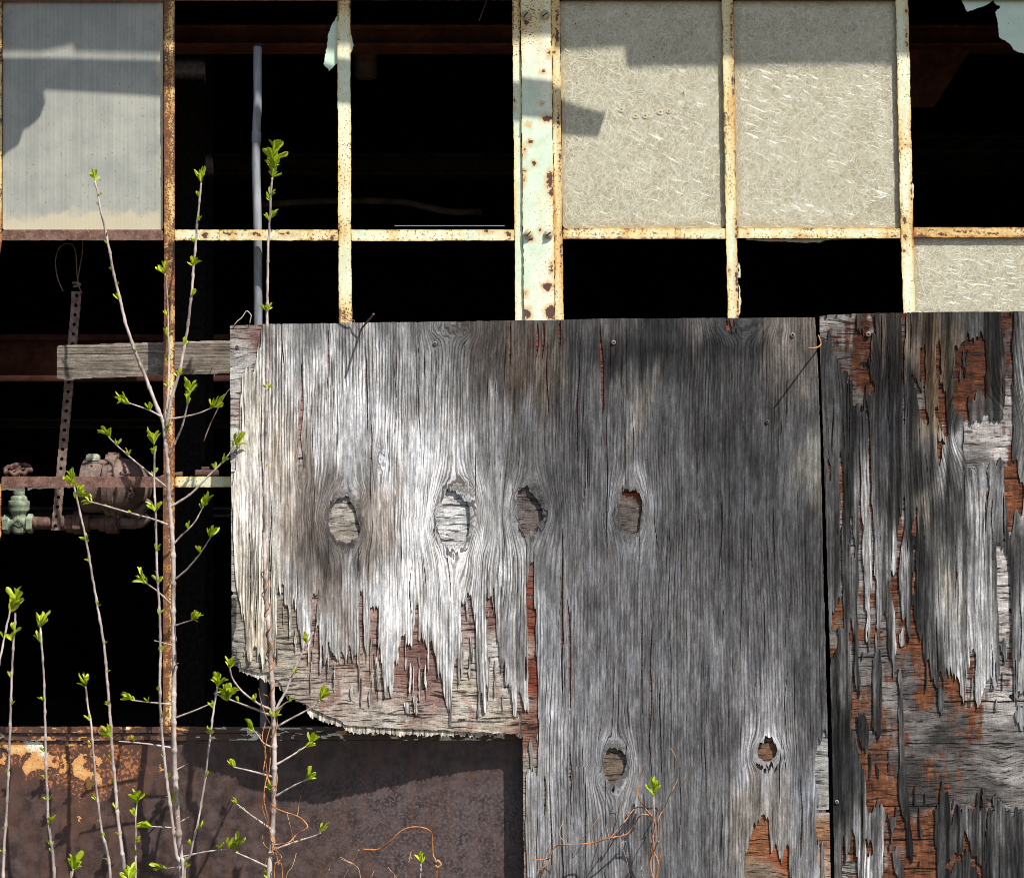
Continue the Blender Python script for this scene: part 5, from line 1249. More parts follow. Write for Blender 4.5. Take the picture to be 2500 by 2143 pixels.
lathe('hex_end', [(10, 20), (11, 24), (23, 24), (24, 21)], 'x', 1279, YP, M_BRASS, valve, hexa=True)
lathe('hex_end', [(68, 21), (69, 24), (80, 24), (82, 20)], 'x', 1278, YP, M_BRASS, valve, hexa=True)
lathe('stem', [(1140, 4), (1200, 4)], 'z', 44, YP, M_BRASS, valve)
# handwheel: scalloped rim on spokes
wc = Vector(P(43, 1146, YP)); V, F = [], []
nr, nt_ = 48, 10; tl = R(20)
fw = (D + YP) / D * S
for i in range(nr):
    a = 2 * math.pi * i / nr
    rr = (30 + 2.6 * math.cos(8 * a)) * fw
    for k in range(nt_):
        b = 2 * math.pi * k / nt_
        q = Vector(((rr + 5.2 * fw * math.cos(b)) * math.cos(a), (rr + 5.2 * fw * math.cos(b)) * math.sin(a), 6.4 * fw * math.sin(b) - 0.004 * math.cos(8 * a) * 0.5))
        q = Matrix.Rotation(tl, 3, 'X') @ q
        V.append(wc + q)
for i in range(nr):
    for k in range(nt_):
        F.append((i * nt_ + k, ((i + 1) % nr) * nt_ + k, ((i + 1) % nr) * nt_ + (k + 1) % nt_, i * nt_ + (k + 1) % nt_))
wheel = pymesh('handwheel', V, F, M_PIPE, valve, True)
lathe('hub', [(1140, 9), (1152, 9)], 'z', 43, YP, M_PIPE, wheel)
for k in range(5):
    a = 2 * math.pi * k / 5 + 0.3
    q = Matrix.Rotation(tl, 3, 'X') @ Vector((30 * fw * math.cos(a), 30 * fw * math.sin(a), 0))
    Vv, Ff = tube_data(np.array([tuple(wc), tuple(wc + q * 0.5), tuple(wc + q)]), np.array([3.4, 3.0, 3.4]) * fw, 6)
    pymesh('spoke', Vv, Ff, M_PIPE, wheel, True)
# cast marks on the valve body
def text_mesh(txt, px, py, size, Y, mat, parent, name):
    cu = bpy.data.curves.new(name, 'FONT'); cu.body = txt; cu.size = size * S; cu.extrude = 0.0006; cu.align_x = 'CENTER'; cu.align_y = 'CENTER'
    o = bpy.data.objects.new(name, cu); COL.objects.link(o)
    dg = bpy.context.evaluated_depsgraph_get(); dg.update()
    me = bpy.data.meshes.new_from_object(o.evaluated_get(dg))
    bpy.data.objects.remove(o); bpy.data.curves.remove(cu)
    me.transform(Matrix.Translation(P(px, py, Y)) @ Matrix.Rotation(R(90), 4, 'X'))
    me.materials.clear(); me.materials.append(mat)
    return put(bpy.data.objects.new(name, me), parent)
yv = YP - 17.6 * S
text_mesh('3/4', 44.5, 1254.5, 8, yv - 0.0006, M_BLACK, valve, 'size_mark')
def ribs(name, segs, Y, w, mat, parent, h=0.0014):
    """raised strokes: list of pixel segments"""
    V, F = [], []
    for (x0, y0), (x1, y1) in segs:
        dx, dy = x1 - x0, y1 - y0; L = math.hypot(dx, dy) + 1e-6
        nx, ny = -dy / L * w, dx / L * w
        b = len(V)
        for yy in (Y, Y - h):
            for sx, sy in ((x0 - nx, y0 - ny), (x1 - nx, y1 - ny), (x1 + nx, y1 + ny), (x0 + nx, y0 + ny)): V.append(P(sx, sy, yy))
        F += [tuple(b + i for i in f) for f in ((7, 6, 5, 4), (0, 1, 5, 4), (1, 2, 6, 5), (2, 3, 7, 6), (3, 0, 4, 7))]
    return pymesh(name, V, F, mat, parent)
yd = YP - 20.4 * S
dm = [(30.5, 1276), (45, 1266), (59, 1275.5), (45, 1285)]
ribs('emblem', [(dm[i], dm[(i + 1) % 4]) for i in range(4)], yd, 0.75, M_BRASS, valve, 0.002)
r_ = random.Random(5)
ss = []
for yy, xa, xb in ((1271.5, 39, 51), (1275.5, 35, 55), (1279.5, 40, 50), ):
    x = xa
    while x < xb:
        ss.append(((x, yy - 1.2), (x + r_.uniform(-0.6, 0.9), yy + 1.2))); x += r_.uniform(1.6, 2.4)
ribs('emblem_lettering', ss, yd, 0.42, M_BRASS, valve, 0.0012)
ss = []
x = 33
while x < 60: ss.append(((x, 1286.8), (x + r_.uniform(0.2, 1.0), 1288.4))); x += r_.uniform(1.8, 2.8)
ribs('cast_lettering', ss, yd + 0.001, 0.4, M_BRASS, valve, 0.0012)

house = thing('pump_housing', 'round rusted cast-iron housing with bolted flange on the iron pipe', 'housing', P(290, 1290, YP))
lathe('rear_cover', [(205, 1), (205.5, 60), (209, 65), (236, 66), (240, 64), (262, 66), (265, 66)], 'x', 1186, YP, M_CAST, house, 40)
lathe('flange', [(265, 68), (265.5, 78), (277, 79), (278, 77), (279, 79), (291, 78.5), (292, 70)], 'x', 1186, YP, M_CAST, house, 40)
lathe('dome', [(292, 72), (300, 71), (318, 67), (336, 59), (352, 47), (364, 31), (370, 14), (372, 1)], 'x', 1188, YP, M_CAST, house, 40)
for (bx, by, dy) in ((278, 1114, -0.012), (278, 1258, -0.012)):
    q = lathe('flange_lug', [(264, 8), (265, 10.5), (292, 10.5), (293, 8)], 'x', by, YP + dy, M_CAST, house, 12)
    lathe('bolt_head', [(258, 5), (264, 6)], 'x', by, YP + dy, M_PIPE, house, hexa=True)
lathe('top_plug', [(1108, 12), (1110, 17), (1117, 19), (1124, 19)], 'z', 228, YP - 0.01, M_BRASS, house, hexa=True)
tube_px('outlet_neck', [(300, 1240, YP), (330, 1252, YP - 0.02), (352, 1240, YP - 0.03), (366, 1222, YP - 0.025)], 15, 9, M_CAST, house, step=5, sides=12)
tube_px('foot', [(268, 1240), (282, 1262), (300, 1274), (340, 1276), (362, 1262)], 20, 12, M_CAST, house, Y=YP, step=5, sides=12)
lathe('base_flange', [(1262, 20), (1264, 26), (1280, 27), (1288, 22)], 'z', 316, YP, M_CAST, house)
def rows(pts0, pts1, n, w, rr):
    out = []
    for k in range(n):
        t = (k + 0.5) / n
        x = pts0[0] + (pts1[0] - pts0[0]) * t; y = pts0[1] + (pts1[1] - pts0[1]) * t
        dx, dy = (pts1[0] - pts0[0]), (pts1[1] - pts0[1]); L = math.hypot(dx, dy)
        ux, uy = dx / L, dy / L; vx, vy = -uy, ux
        h = L / n * 0.30
        out.append(((x - vx * w, y - vy * w), (x + vx * w, y + vy * w)))
        if rr.random() < 0.7: out.append(((x - vx * w + ux * h * 2, y - vy * w + uy * h * 2), (x - vx * w, y - vy * w)))
        if rr.random() < 0.6: out.append(((x + vx * w + ux * h * 2, y + vy * w + uy * h * 2), (x + vx * w, y + vy * w)))
    return out
def on_dome(px, py):
    r = float(np.interp(px, [292, 300, 318, 336, 352, 364], [72, 71, 67, 59, 47, 31]))
    return YP - math.sqrt(max(r * r - (py - 1188) ** 2, 1)) * S
for a, b, n, w in (((304, 1147), (326, 1161), 6, 2.4), ((292, 1152), (312, 1163), 7, 2.2), ((318, 1190), (325, 1213), 3, 3.0), ((329, 1188), (335, 1226), 5, 3.0)):
    ribs('cast_lettering', rows(a, b, n, w, r_), on_dome((a[0] + b[0]) / 2, (a[1] + b[1]) / 2) + 0.001, 0.6, M_PIPE, house, 0.0035)
ribs('cast_lettering', rows((224, 1130), (226, 1155), 6, 2.2, r_), YP - 44 * S, 0.5, M_PIPE, house, 0.004)
box('pipe_fitting', 446, 1150, 506, 1166, YP, YP + 0.03, M_PIPE, pipe, 0.003)
box('pipe_fitting', 462, 1142, 482, 1150, YP + 0.004, YP + 0.024, M_PIPE, pipe, 0.002)
tube_px('branch_pipe', [(372, 1186, YP + 0.01), (400, 1166, YP + 0.01), (446, 1158, YP + 0.01)], 8, 8, M_PIPE, pipe, step=8, sides=10)

# ---- loose wires and nails
def nail(name, pts, r0, r1, mat, label, cat, step=4):
    o, _ = tube_px(name, pts, r0, r1, mat, None, step=step, sides=7)
    return tag(o, label, cat)
d1 = lambda x, y: float(depth1(np.array([float(x)]), np.array([float(y)]))[0])
nail('bent_nail', [(880, 806, d1(880, 806) + 0.002), (884, 801, d1(880, 806) - 0.006), (896, 786, d1(880, 806) - 0.034), (912, 767, d1(880, 806) - 0.07)], 2.2, 2.9, M_PIPE, 'long rusty nail sticking out of the plywood top edge', 'nail')
nail('twisted_wire', Z6([(748, 20), (780, 40), (812, 60), (838, 55), (845, 82), (862, 100), (882, 118)]) and [(a, b, -0.052) for a, b in Z6([(748, 20), (780, 40), (812, 60), (838, 55), (845, 82), (862, 100), (882, 118)])], 1.3, 1.2, M_WIRE, 'short twisted wire between muntin foot and rusty nail', 'wire')
nail('bent_wire', [(1998, 818, -0.04), (2004, 840, -0.045), (1992, 849, -0.062), (1974, 850, -0.107)], 1.6, 2.4, M_VINE, 'rusty wire poking out of the gap between the plywood sheets', 'wire')
nail('wire_loop', [(a, b, -0.045) for a, b in Z4([(1300, 535), (1320, 510), (1345, 490), (1368, 456), (1380, 458), (1396, 478), (1392, 500), (1388, 525)])], 1.3, 1.2, M_PALEWIRE, 'pale wire loop on top of the plywood corner', 'wire')
nail('dangling_wire', [(a, b, -0.05) for a, b in Z4([(1285, 880), (1262, 905), (1225, 970), (1180, 1060), (1150, 1130), (1134, 1176)])], 1.1, 1.8, M_WIRE, 'thin wire dangling at the left edge of the plywood', 'wire')
nail('dangling_wire', [(a, b, 0.03) for a, b in Z4([(1192, 735), (1182, 765), (1188, 800), (1196, 826)])], 1.0, 0.9, M_WIRE, 'short wire scrap hanging in front of the batten', 'wire')
nail('hanging_nail', [(a, b, 0.06) for a, b in ZU([(1880, -60), (1856, 4), (1835, 60), (1812, 122)])], 1.8, 1.3, M_WIRE, 'thin rusty rod hanging at the top of the dark opening', 'rod')

# ================================================================== SAPLINGS AND VINES
def leaf_mesh(name, bend, fold, wide):
    V, F = [], []
    prof = [(0, 0.03), (0.22, 0.12), (0.5, 0.22), (0.74, 0.245), (0.9, 0.17), (1.0, 0.02)]
    for t, w in prof:
        z = bend * t * t
        V += [(-w * wide, t, z + fold * w), (0, t, z), (w * wide, t, z + fold * w)]
    for i in range(len(prof) - 1):
        for s in (0, 1):
            a = i * 3 + s
            F.append((a, a + 1, a + 4, a + 3))
    me = bpy.data.meshes.new(name); me.from_pydata(V, [], F)
    me.polygons.foreach_set('use_smooth', [True] * len(F)); me.update(); me.materials.append(M_LEAF)
    return me
LEAVES = [leaf_mesh('leaf', 0.12, 0.45, 0.66), leaf_mesh('leaf', -0.26, 0.6, 0.55), leaf_mesh('leaf', 0.34, 0.8, 0.74), leaf_mesh('leaf', -0.05, 0.3, 0.46)]

PLANTS = []      # (thing, [(object, curve points px, is_tip)])
lr = random.Random(11)
def plant(label, stems, twigs, Y, vines=(), group='leafing saplings in front of the window', name='sapling', cat='sapling', mat=None):
    """stems: (points, r0, r1) from the root upwards; every stem runs on below the picture to the ground"""
    bx = stems[0][0][0]
    t = thing(name, label, cat, P(bx[0], GROUND_PY, Y), group)
    parts = []
    for pts, r0, r1, root in stems:
        pts = list(pts)
        if root: pts = [(pts[0][0] + lr.uniform(-8, 8), GROUND_PY + 4)] + pts
        yy = Y + lr.uniform(-0.012, 0.012) if root else Y
        q = []
        for i, p in enumerate(pts):
            q.append((p[0], p[1], yy + 0.010 * math.sin(i * 1.7 + p[0])))
        if not root:
            # fork: start in the parent's axis
            q[0] = (q[0][0], q[0][1], near_depth(parts, q[0]))
            q[1] = (q[1][0], q[1][1], (q[0][2] + q[1][2]) / 2)
        o, c = tube_px('stem', q, r0, r1, mat or M_BARK, t, step=5, nodes=lr.uniform(48, 70), wob=0.7)
        parts.append((o, c))
    for pts, r0, r1 in twigs:
        z0 = near_depth(parts[:len(stems)], pts[0])
        dz = lr.uniform(-0.05, 0.012)
        L = len(pts)
        q = [(p[0], p[1], z0 + dz * i / (L - 1)) for i, p in enumerate(pts)]
        o, c = tube_px('twig', q, r0, r1, mat or M_BARK, t, step=4, nodes=lr.uniform(22, 34), sides=6, wob=0.4)
        parts.append((o, c))
    PLANTS.append((t, parts))
    return t
def near_depth(parts, p):
    best = None
    for o, c in parts:
        d = np.hypot(c[:, 0] - p[0], c[:, 1] - p[1]); k = int(d.argmin())
        if best is None or d[k] < best[0]: best = (d[k], c[k, 2] * S)
    return best[1]

tw4 = lambda pts, r0=2.6, r1=1.5: (Z4(pts), r0, r1)
tw5 = lambda pts, r0=2.6, r1=1.5: (Z5(pts), r0, r1)
tw7 = lambda pts, r0=2.8, r1=1.6: (Z7(pts), r0, r1)
A1 = Z5([(936, 1776), (926, 1640), (915, 1500), (900, 1250), (893, 1000), (895, 700), (890, 400), (890, 100)]) + Z4([(940, 1500), (930, 1300), (915, 1130), (905, 1060)])
plant('tall sapling with forked leaders and many side twigs before the rusty mullion',
      [(A1, 7.4, 4.8, True),
       (Z4([(905, 1062), (850, 930), (800, 800), (755, 690), (700, 530), (670, 400), (640, 280), (610, 130), (586, 10)]) + Z1([(570, 1200), (550, 1090), (535, 1020)]), 4.6, 2.3, False),
       (Z4([(915, 1090), (935, 900), (940, 750), (935, 600), (933, 450), (925, 300), (918, 245)]), 3.2, 1.7, False),
       (Z4([(920, 1130), (935, 1040), (950, 950), (990, 820), (1020, 680), (1040, 560), (1060, 400), (1075, 230), (1090, 60)]) + Z1([(1108, 1250), (1120, 1150), (1130, 1030)]), 4.2, 2.3, False)],
      [tw4([(910, 1050), (840, 1010), (760, 980), (715, 965)]), tw4([(930, 1057), (1030, 1040), (1110, 1020), (1180, 990)]), tw4([(935, 1265), (985, 1160), (1020, 1070), (1045, 960)], 3, 1.8),
       tw4([(935, 1440), (860, 1380), (740, 1280), (660, 1210), (610, 1160)], 3, 1.6), tw4([(945, 1545), (1060, 1470), (1160, 1370), (1240, 1290), (1310, 1200)], 3.2, 1.7), tw4([(935, 1642), (850, 1610), (720, 1575), (600, 1540), (490, 1510)], 3, 1.7),
       tw4([(945, 1772), (1010, 1700), (1080, 1630), (1130, 1540)]), tw5([(895, 245), (960, 190), (1020, 120), (1080, 30)]), tw5([(890, 378), (820, 310), (740, 250)]), tw5([(893, 480), (985, 450)], 2.2, 1.4), tw5([(890, 580), (795, 555)], 1.8, 1.0), tw5([(893, 692), (917, 670)], 1.8, 1.0),
       tw5([(893, 884), (770, 872), (680, 862)]), tw5([(893, 955), (1000, 915), (1105, 870)]), tw5([(893, 1107), (750, 1085), (610, 1072)]), tw5([(898, 1224), (970, 1185)], 1.9, 1.1), tw5([(914, 1496), (970, 1460)], 1.8, 1.0), tw5([(914, 1518), (780, 1510)], 2.2, 1.3),
       tw5([(928, 1668), (1060, 1640), (1190, 1625)], 2.4, 1.4), tw5([(930, 1718), (860, 1725)], 1.9, 1.1)], -0.085)
plant('slim sapling rising close along the left side of the forked one',
      [(Z5([(930, 1776), (905, 1640), (875, 1400), (850, 1200), (830, 1000), (822, 800), (826, 600), (820, 400), (808, 200), (803, 0)]) + Z4([(866, 1600), (858, 1400), (858, 1220)]), 4.6, 2.3, True)], [], -0.115)
plant('tall leaning sapling whose leafy tip touches the lower rusty rail',
      [(Z5([(640, 1776), (625, 1620), (600, 1400), (580, 1150), (565, 930), (550, 750), (535, 580), (505, 400), (465, 170), (436, 0)]) + Z4([(455, 1620), (420, 1460), (405, 1420)]), 5.0, 2.3, True)], [], -0.105)
plant('thin sapling leaning right with a bushy tip at the plywood corner',
      [(Z5([(950, 1776), (980, 1650), (1020, 1480), (1050, 1300), (1075, 1100), (1090, 980), (1105, 870), (1118, 790)]), 3.2, 2.2, True)], [], -0.14)
plant('sapling at the left border with a big leaf tuft on top',
      [(Z5([(15, 1776), (35, 1400), (50, 1050), (60, 750), (70, 560), (80, 410)]), 4.2, 2.4, True)], [], -0.13)
plant('sapling cut by the left border, slanting up to the big leaf tuft',
      [(Z5([(-60, 1000), (-30, 800), (0, 650), (30, 500), (52, 405)]), 4.0, 2.2, True)], [], -0.16)
plant('straight sapling second from the left border, fan of leaves on top',
      [(Z5([(278, 1776), (250, 1500), (235, 1150), (232, 950), (225, 750), (213, 560), (208, 490)]), 4.4, 2.3, True)], [], -0.12)
plant('shorter sapling standing between two tall ones over the peeling paint',
      [(Z5([(567, 1776), (520, 1520), (490, 1250), (470, 1000), (450, 880), (440, 790)]), 4.2, 2.2, True)], [], -0.11)
plant('short thin shoot left of the forked sapling near the bottom',
      [(Z5([(697, 1776), (696, 1620), (698, 1500), (702, 1395)]), 2.6, 1.8, True)], [], -0.10)
plant('lowest leafy shoot tip at the bottom left', [(Z5([(366, 1790), (370, 1776), (376, 1730)]), 2.8, 2.0, True)], [], -0.13)
plant('leafy shoot just peeping over the bottom border', [(Z5([(668, 1830), (668, 1800)]), 2.6, 2.0, True)], [], -0.13)
E_ = Z7([(262, 1776), (275, 1600), (285, 1400), (290, 1200), (290, 1000), (283, 850), (278, 700), (268, 560), (258, 400), (245, 250), (238, 100), (238, 0)]) + Z6([(273, 1400), (275, 1250), (280, 900), (285, 650), (290, 350), (290, 100)]) + [(653, 700), (654, 620)] + Z1([(1512, 1290), (1520, 1130), (1530, 1000)])
plant('tall sapling in front of the plywood, vine wound round its stem',
      [(E_, 7.0, 2.5, True)],
      [tw7([(285, 860), (200, 820), (110, 750), (60, 680), (45, 620)], 3, 1.7), tw7([(285, 890), (180, 850), (60, 805), (-40, 765)], 3, 1.7), tw7([(285, 875), (350, 760), (400, 640), (450, 530), (505, 430)], 3.4, 2.0), tw7([(290, 868), (350, 820), (375, 810)], 2.2, 1.4), tw7([(290, 955), (400, 895), (500, 840), (540, 800)], 3, 1.7),
       tw7([(290, 1162), (380, 1110), (465, 1055)]), tw7([(290, 1225), (180, 1195), (65, 1168)]), tw7([(288, 1335), (380, 1280), (470, 1235)]), tw7([(284, 1515), (160, 1430), (85, 1370)]), tw7([(275, 1625), (400, 1580), (510, 1545), (545, 1528)]), tw7([(268, 1722), (160, 1670), (80, 1635)]), tw7([(290, 1065), (235, 1040), (205, 1000), (180, 970)], 2.0, 1.3)], -0.19)
plant('little green-tipped shoot in front of the grey plywood, vine round it', [(ZR([(850, 1776), (848, 1500), (852, 1350), (850, 1285)]), 2.8, 2.0, True)], [], -0.10)
plant('tiny shoot in front of the rusted sheet near the plywood edge', [(Z7([(1088, 1776), (1090, 1740), (1092, 1700)]), 2.2, 1.8, True)], [], -0.11)

CL = [(Z4, [(670, 945, 1.2, 8), (1210, 955, 1.25, 7), (1060, 880, 1.25, 8), (855, 1150, 1.2, 9), (595, 1140, 1.05, 7), (1340, 1150, 1.15, 7), (390, 1395, 1.35, 9), (450, 1480, 1.05, 9), (1150, 1490, 1.1, 6), (1175, 1680, 1.1, 6), (918, 220, 1.0, 7), (1240, 1310, .8, 4), (1110, 1560, .8, 4), (840, 985, .85, 3), (1150, 985, .7, 4), (1035, 970, .9, 5), (1060, 1000, .7, 3), (720, 1255, .75, 3), (655, 1205, .7, 3),
             (1280, 1230, .6, 2), (1190, 1335, .6, 2), (1040, 1660, .7, 3), (845, 1570, .9, 4), (882, 1570, .9, 4), (825, 1280, .8, 3), (875, 1265, .75, 2), (890, 1100, .65, 2), (940, 1130, .65, 2), (935, 1020, .6, 2), (530, 1535, .9, 4), (735, 1580, .4, 1), (610, 1530, .45, 1), (660, 410, .7, 4), (618, 240, .6, 3), (655, 310, .4, 2), (770, 690, .65, 2), (588, 95, .4, 2), (618, 160, .4, 1),
             (1055, 205, .8, 3), (1090, 212, .8, 3), (1072, 385, .8, 4), (1030, 660, .7, 3), (1085, 80, .5, 2), (1010, 825, .7, 3), (968, 820, .5, 2), (1053, 555, .3, 1), (935, 385, .45, 2), (930, 490, .55, 3), (932, 610, .65, 4), (935, 740, .55, 3), (935, 885, .55, 3), (468, 1735, .55, 2), (490, 1740, .5, 1), (790, 790, .35, 1), (845, 1368, .6, 2), (866, 1366, .6, 1)]),
      (Z1, [(535, 985, 1.0, 6), (565, 1110, .45, 1), (552, 1170, .5, 1), (1130, 985, 1.1, 8), (1115, 1120, .5, 2), (1110, 1255, .65, 3), (1540, 850, 1.5, 16), (1545, 900, 1.3, 14), (1530, 955, 1.0, 8), (1505, 1125, .7, 3), (1538, 1110, .8, 3), (1505, 1240, .7, 3), (1535, 1240, .9, 4), (595, 1350, .55, 2), (1097, 1370, .55, 2)]),
      (Z5, [(80, 345, 1.6, 16), (70, 380, 1.1, 7), (95, 530, .95, 5), (52, 570, .85, 4), (20, 550, .6, 2), (215, 455, 1.35, 9), (212, 565, .85, 5), (440, 745, 1.15, 8), (60, 745, .7, 4), (68, 885, .55, 2), (230, 880, .65, 3), (505, 380, .55, 3), (465, 155, .4, 2), (430, 40, .5, 2), (455, 42, .5, 1), (540, 580, .45, 2), (545, 730, .5, 2), (560, 895, .5, 3), (565, 1050, 1.25, 8), (575, 1170, .5, 2), (583, 1295, .5, 2),
            (595, 1420, .6, 2), (613, 1430, .6, 2), (610, 1560, .55, 2), (630, 1700, .4, 1), (460, 970, .65, 3), (468, 1100, .55, 2), (488, 1255, .4, 1), (493, 1380, .55, 2), (515, 1500, .4, 1), (525, 1580, .5, 2), (543, 1690, .5, 2), (222, 1140, .6, 2), (230, 1265, .6, 2), (232, 1380, .6, 2), (258, 1385, .6, 2), (248, 1500, .8, 5), (238, 1620, .7, 3), (265, 1640, .5, 2), (700, 1365, 1.35, 11), (693, 1470, .75, 4),
            (706, 1600, .65, 3), (682, 1662, .6, 2), (378, 1695, 1.55, 11), (665, 1762, 1.3, 10), (805, 100, .6, 3), (800, 258, .8, 3), (822, 268, .8, 3), (830, 430, .55, 3), (806, 618, .6, 2), (826, 622, .6, 2), (865, 715, .55, 2), (825, 820, .5, 3), (825, 945, .5, 2), (765, 850, .4, 1), (650, 850, 1.05, 7), (705, 858, .6, 3), (725, 230, 1.05, 7), (770, 285, .6, 3), (1015, 430, 1.15, 6), (1085, 25, .95, 5),
            (1020, 100, .75, 3), (1005, 150, .4, 1), (1120, 780, 1.2, 10), (1160, 850, 1.0, 8), (1190, 830, .9, 6), (1100, 910, .65, 3), (1070, 1040, .65, 3), (1100, 1045, .5, 1), (1065, 1255, .65, 3), (1035, 1430, .35, 1), (1010, 1525, .65, 3), (990, 1610, .6, 2), (955, 1725, .7, 3), (895, 1400, .9, 6), (870, 1260, .55, 2), (835, 1155, .4, 1), (755, 1505, 1.05, 7), (845, 1720, 1.2, 5), (1215, 1600, 1.4, 9),
            (1130, 1625, .7, 4), (1220, 1200, .9, 3), (690, 1060, .55, 2), (858, 1370, .45, 2), (905, 1570, .35, 1), (25, 1240, .45, 1), (65, 1240, .45, 1), (20, 1530, .35, 1), (5, 1650, .6, 2)]),
      (Z7, [(60, 640, 1.05, 6), (40, 785, 1.4, 12), (105, 750, .6, 2), (190, 800, .65, 3), (95, 810, .5, 2), (290, 900, 1.0, 7), (545, 795, 1.25, 7), (520, 842, .5, 2), (365, 815, .65, 3), (470, 500, .85, 5), (390, 670, .55, 3), (485, 1035, 1.25, 6), (415, 1092, .35, 1), (185, 980, .95, 4), (90, 1165, .9, 3), (485, 1220, 1.05, 6), (268, 1310, 1.0, 6), (90, 1375, .7, 2), (130, 1420, .5, 2), (520, 1530, .95, 4),
            (420, 1570, .35, 1), (125, 1645, .4, 1), (222, 1765, .75, 4), (1092, 1675, .95, 6)]),
      (Z6, [(268, 495, .75, 2), (312, 505, .75, 2), (298, 1005, .45, 1), (255, 1410, .4, 1), (283, 8, .7, 2), (304, 8, .8, 3)]),
      (ZR, [(858, 1230, 1.4, 10), (848, 1330, .5, 1)])]
allparts = [(t, o, c) for t, ps in PLANTS for o, c in ps]
for fr, lst in CL:
    for u, v, sz, n in lst:
        cx, cy = fr([(u, v)])[0]
        best = None
        for t, o, c in allparts:
            d = np.hypot(c[:, 0] - cx, c[:, 1] - cy); k = int(d.argmin())
            # a tip in reach wins over a stem passing by
            sc_ = d[k] - (7 if k > len(c) - 6 else 0)
            if best is None or sc_ < best[0]: best = (sc_, k, o, c)
        _, k, o, c = best
        k0, k1 = max(k - 2, 0), min(k + 2, len(c) - 1)
        tan = c[k1] - c[k0]; tan = tan / (np.linalg.norm(tan) + 1e-9)
        at_tip = k > len(c) - 7
        off = np.array([cx - c[k][0], cy - c[k][1], 0.0])
        L = 27.0 * sz ** 0.62
        if at_tip:
            d = tan * 0.9 + np.array([0, -0.35, 0]) + off / 25.0
        else:
            sd = np.sign(off[0]) if abs(off[0]) > 1.5 else lr.choice((-1, 1))
            d = tan * 0.55 + np.array([0.5 * sd, -0.5, -0.2])
        d = d / np.linalg.norm(d)
        side = np.cross(d, [0, 0, 1.0]); side /= np.linalg.norm(side) + 1e-9
        root = c[k].copy() if not at_tip else c[-1] * 0.4 + c[k] * 0.6
        if np.hypot(*off[:2]) > 26: root[:2] += off[:2] - off[:2] / np.hypot(*off[:2]) * 16
        spread = 0.32 + 0.5 * min(n, 12) / 12
        for q in range(int(n * 1.6 + 0.5)):
            fa = lr.uniform(-1, 1) * spread * 1.05 if n > 1 else lr.uniform(-.2, .2)
            fz = lr.uniform(-1, 0.7) * spread
            dv = d * math.cos(fa) + side * math.sin(fa) + np.array([0, 0, fz])
            dv /= np.linalg.norm(dv)
            ll = L * lr.uniform(0.6, 1.08)
            rt = root + d * lr.uniform(-0.35, 0.75) * L * (0.6 if n > 3 else 0.15)
            w0 = Vector(P(rt[0], rt[1], rt[2] * S))
            wd = Vector((dv[0], dv[2], -dv[1])).normalized()
            ob = bpy.data.objects.new('leaf', lr.choice(LEAVES))
            COL.objects.link(ob); ob.parent = o
            quat = wd.to_track_quat('Y', 'Z') @ Quaternion((0, 1, 0), lr.uniform(-1.3, 1.3) + (math.pi / 2 if lr.random() < 0.4 else 0))
            ob.rotation_mode = 'QUATERNION'; ob.rotation_quaternion = quat
            ob.location = w0
            ob.scale = (ll * S,) * 3

# ---- vines
v1 = thing('vine', 'dry orange vine sprawling over the grey plywood at the bottom', 'vine', P(1590, GROUND_PY, -0.1), 'dry orange vines')
def vine(parent, fr, pts, r0, r1, Y, mat=None, name='tendril', zamp=0.012):
    q = fr(pts)
    tube_px(name, [(a, b, Y + zamp * math.sin(i * 1.9 + a)) for i, (a, b) in enumerate(q)], r0, r1, mat or M_VINE, parent, step=4, sides=6, wob=0.5)
vine(v1, ZR, [(838, 2560), (836, 1776), (836, 1560), (862, 1480), (842, 1420), (780, 1405), (740, 1460), (690, 1520), (600, 1540), (480, 1572), (350, 1580), (280, 1590), (245, 1650), (235, 1690), (170, 1735)], 2.3, 1.4, -0.085)
vine(v1, ZR, [(862, 1480), (830, 1400), (770, 1360), (720, 1390), (680, 1450), (640, 1490), (595, 1545)], 1.8, 1.3, -0.08)
vine(v1, ZR, [(866, 2560), (868, 1776), (888, 1650), (876, 1450), (910, 1370), (960, 1260), (990, 1190), (980, 1080), (948, 1015)], 1.5, 0.9, -0.09)
vine(v1, ZR, [(830, 1405), (790, 1350), (762, 1300), (770, 1200), (800, 1110)], 1.5, 0.8, -0.085)
vine(v1, ZR, [(834, 1560), (850, 1620), (880, 1690), (860, 1776), (838, 1860)], 1.7, 1.6, -0.11)
vine(v1, ZR, [(878, 1560), (850, 1620), (832, 1700), (850, 1776)], 1.6, 1.5, -0.11)
vine(v1, ZR, [(245, 1655), (220, 1668), (140, 1664)], 1.5, 1.0, -0.08)
vine(v1, ZR, [(235, 1690), (205, 1730), (205, 1765)], 1.2, 1.6, -0.08)
for pts in ([(350, 1580), (300, 1520), (320, 1450)], [(420, 1560), (480, 1490), (540, 1400)], [(590, 1540), (580, 1460), (640, 1380)], [(680, 1450), (670, 1350), (690, 1240), (715, 1190)], [(690, 1560), (660, 1580), (690, 1660), (710, 1776)], [(770, 1640), (775, 1700), (790, 1776)], [(495, 1560), (490, 1590)]):
    vine(v1, ZR, pts, 0.9, 0.6, -0.07, M_DRY, 'side_shoot')
v2 = thing('vine', 'dry orange vine twisting up the tall sapling before the plywood', 'vine', P(650, GROUND_PY, -0.2), 'dry orange vines')
Ec = [c for t, ps in PLANTS for o, c in ps if c[0, 1] > 2400 and len(c) > 330][-1]
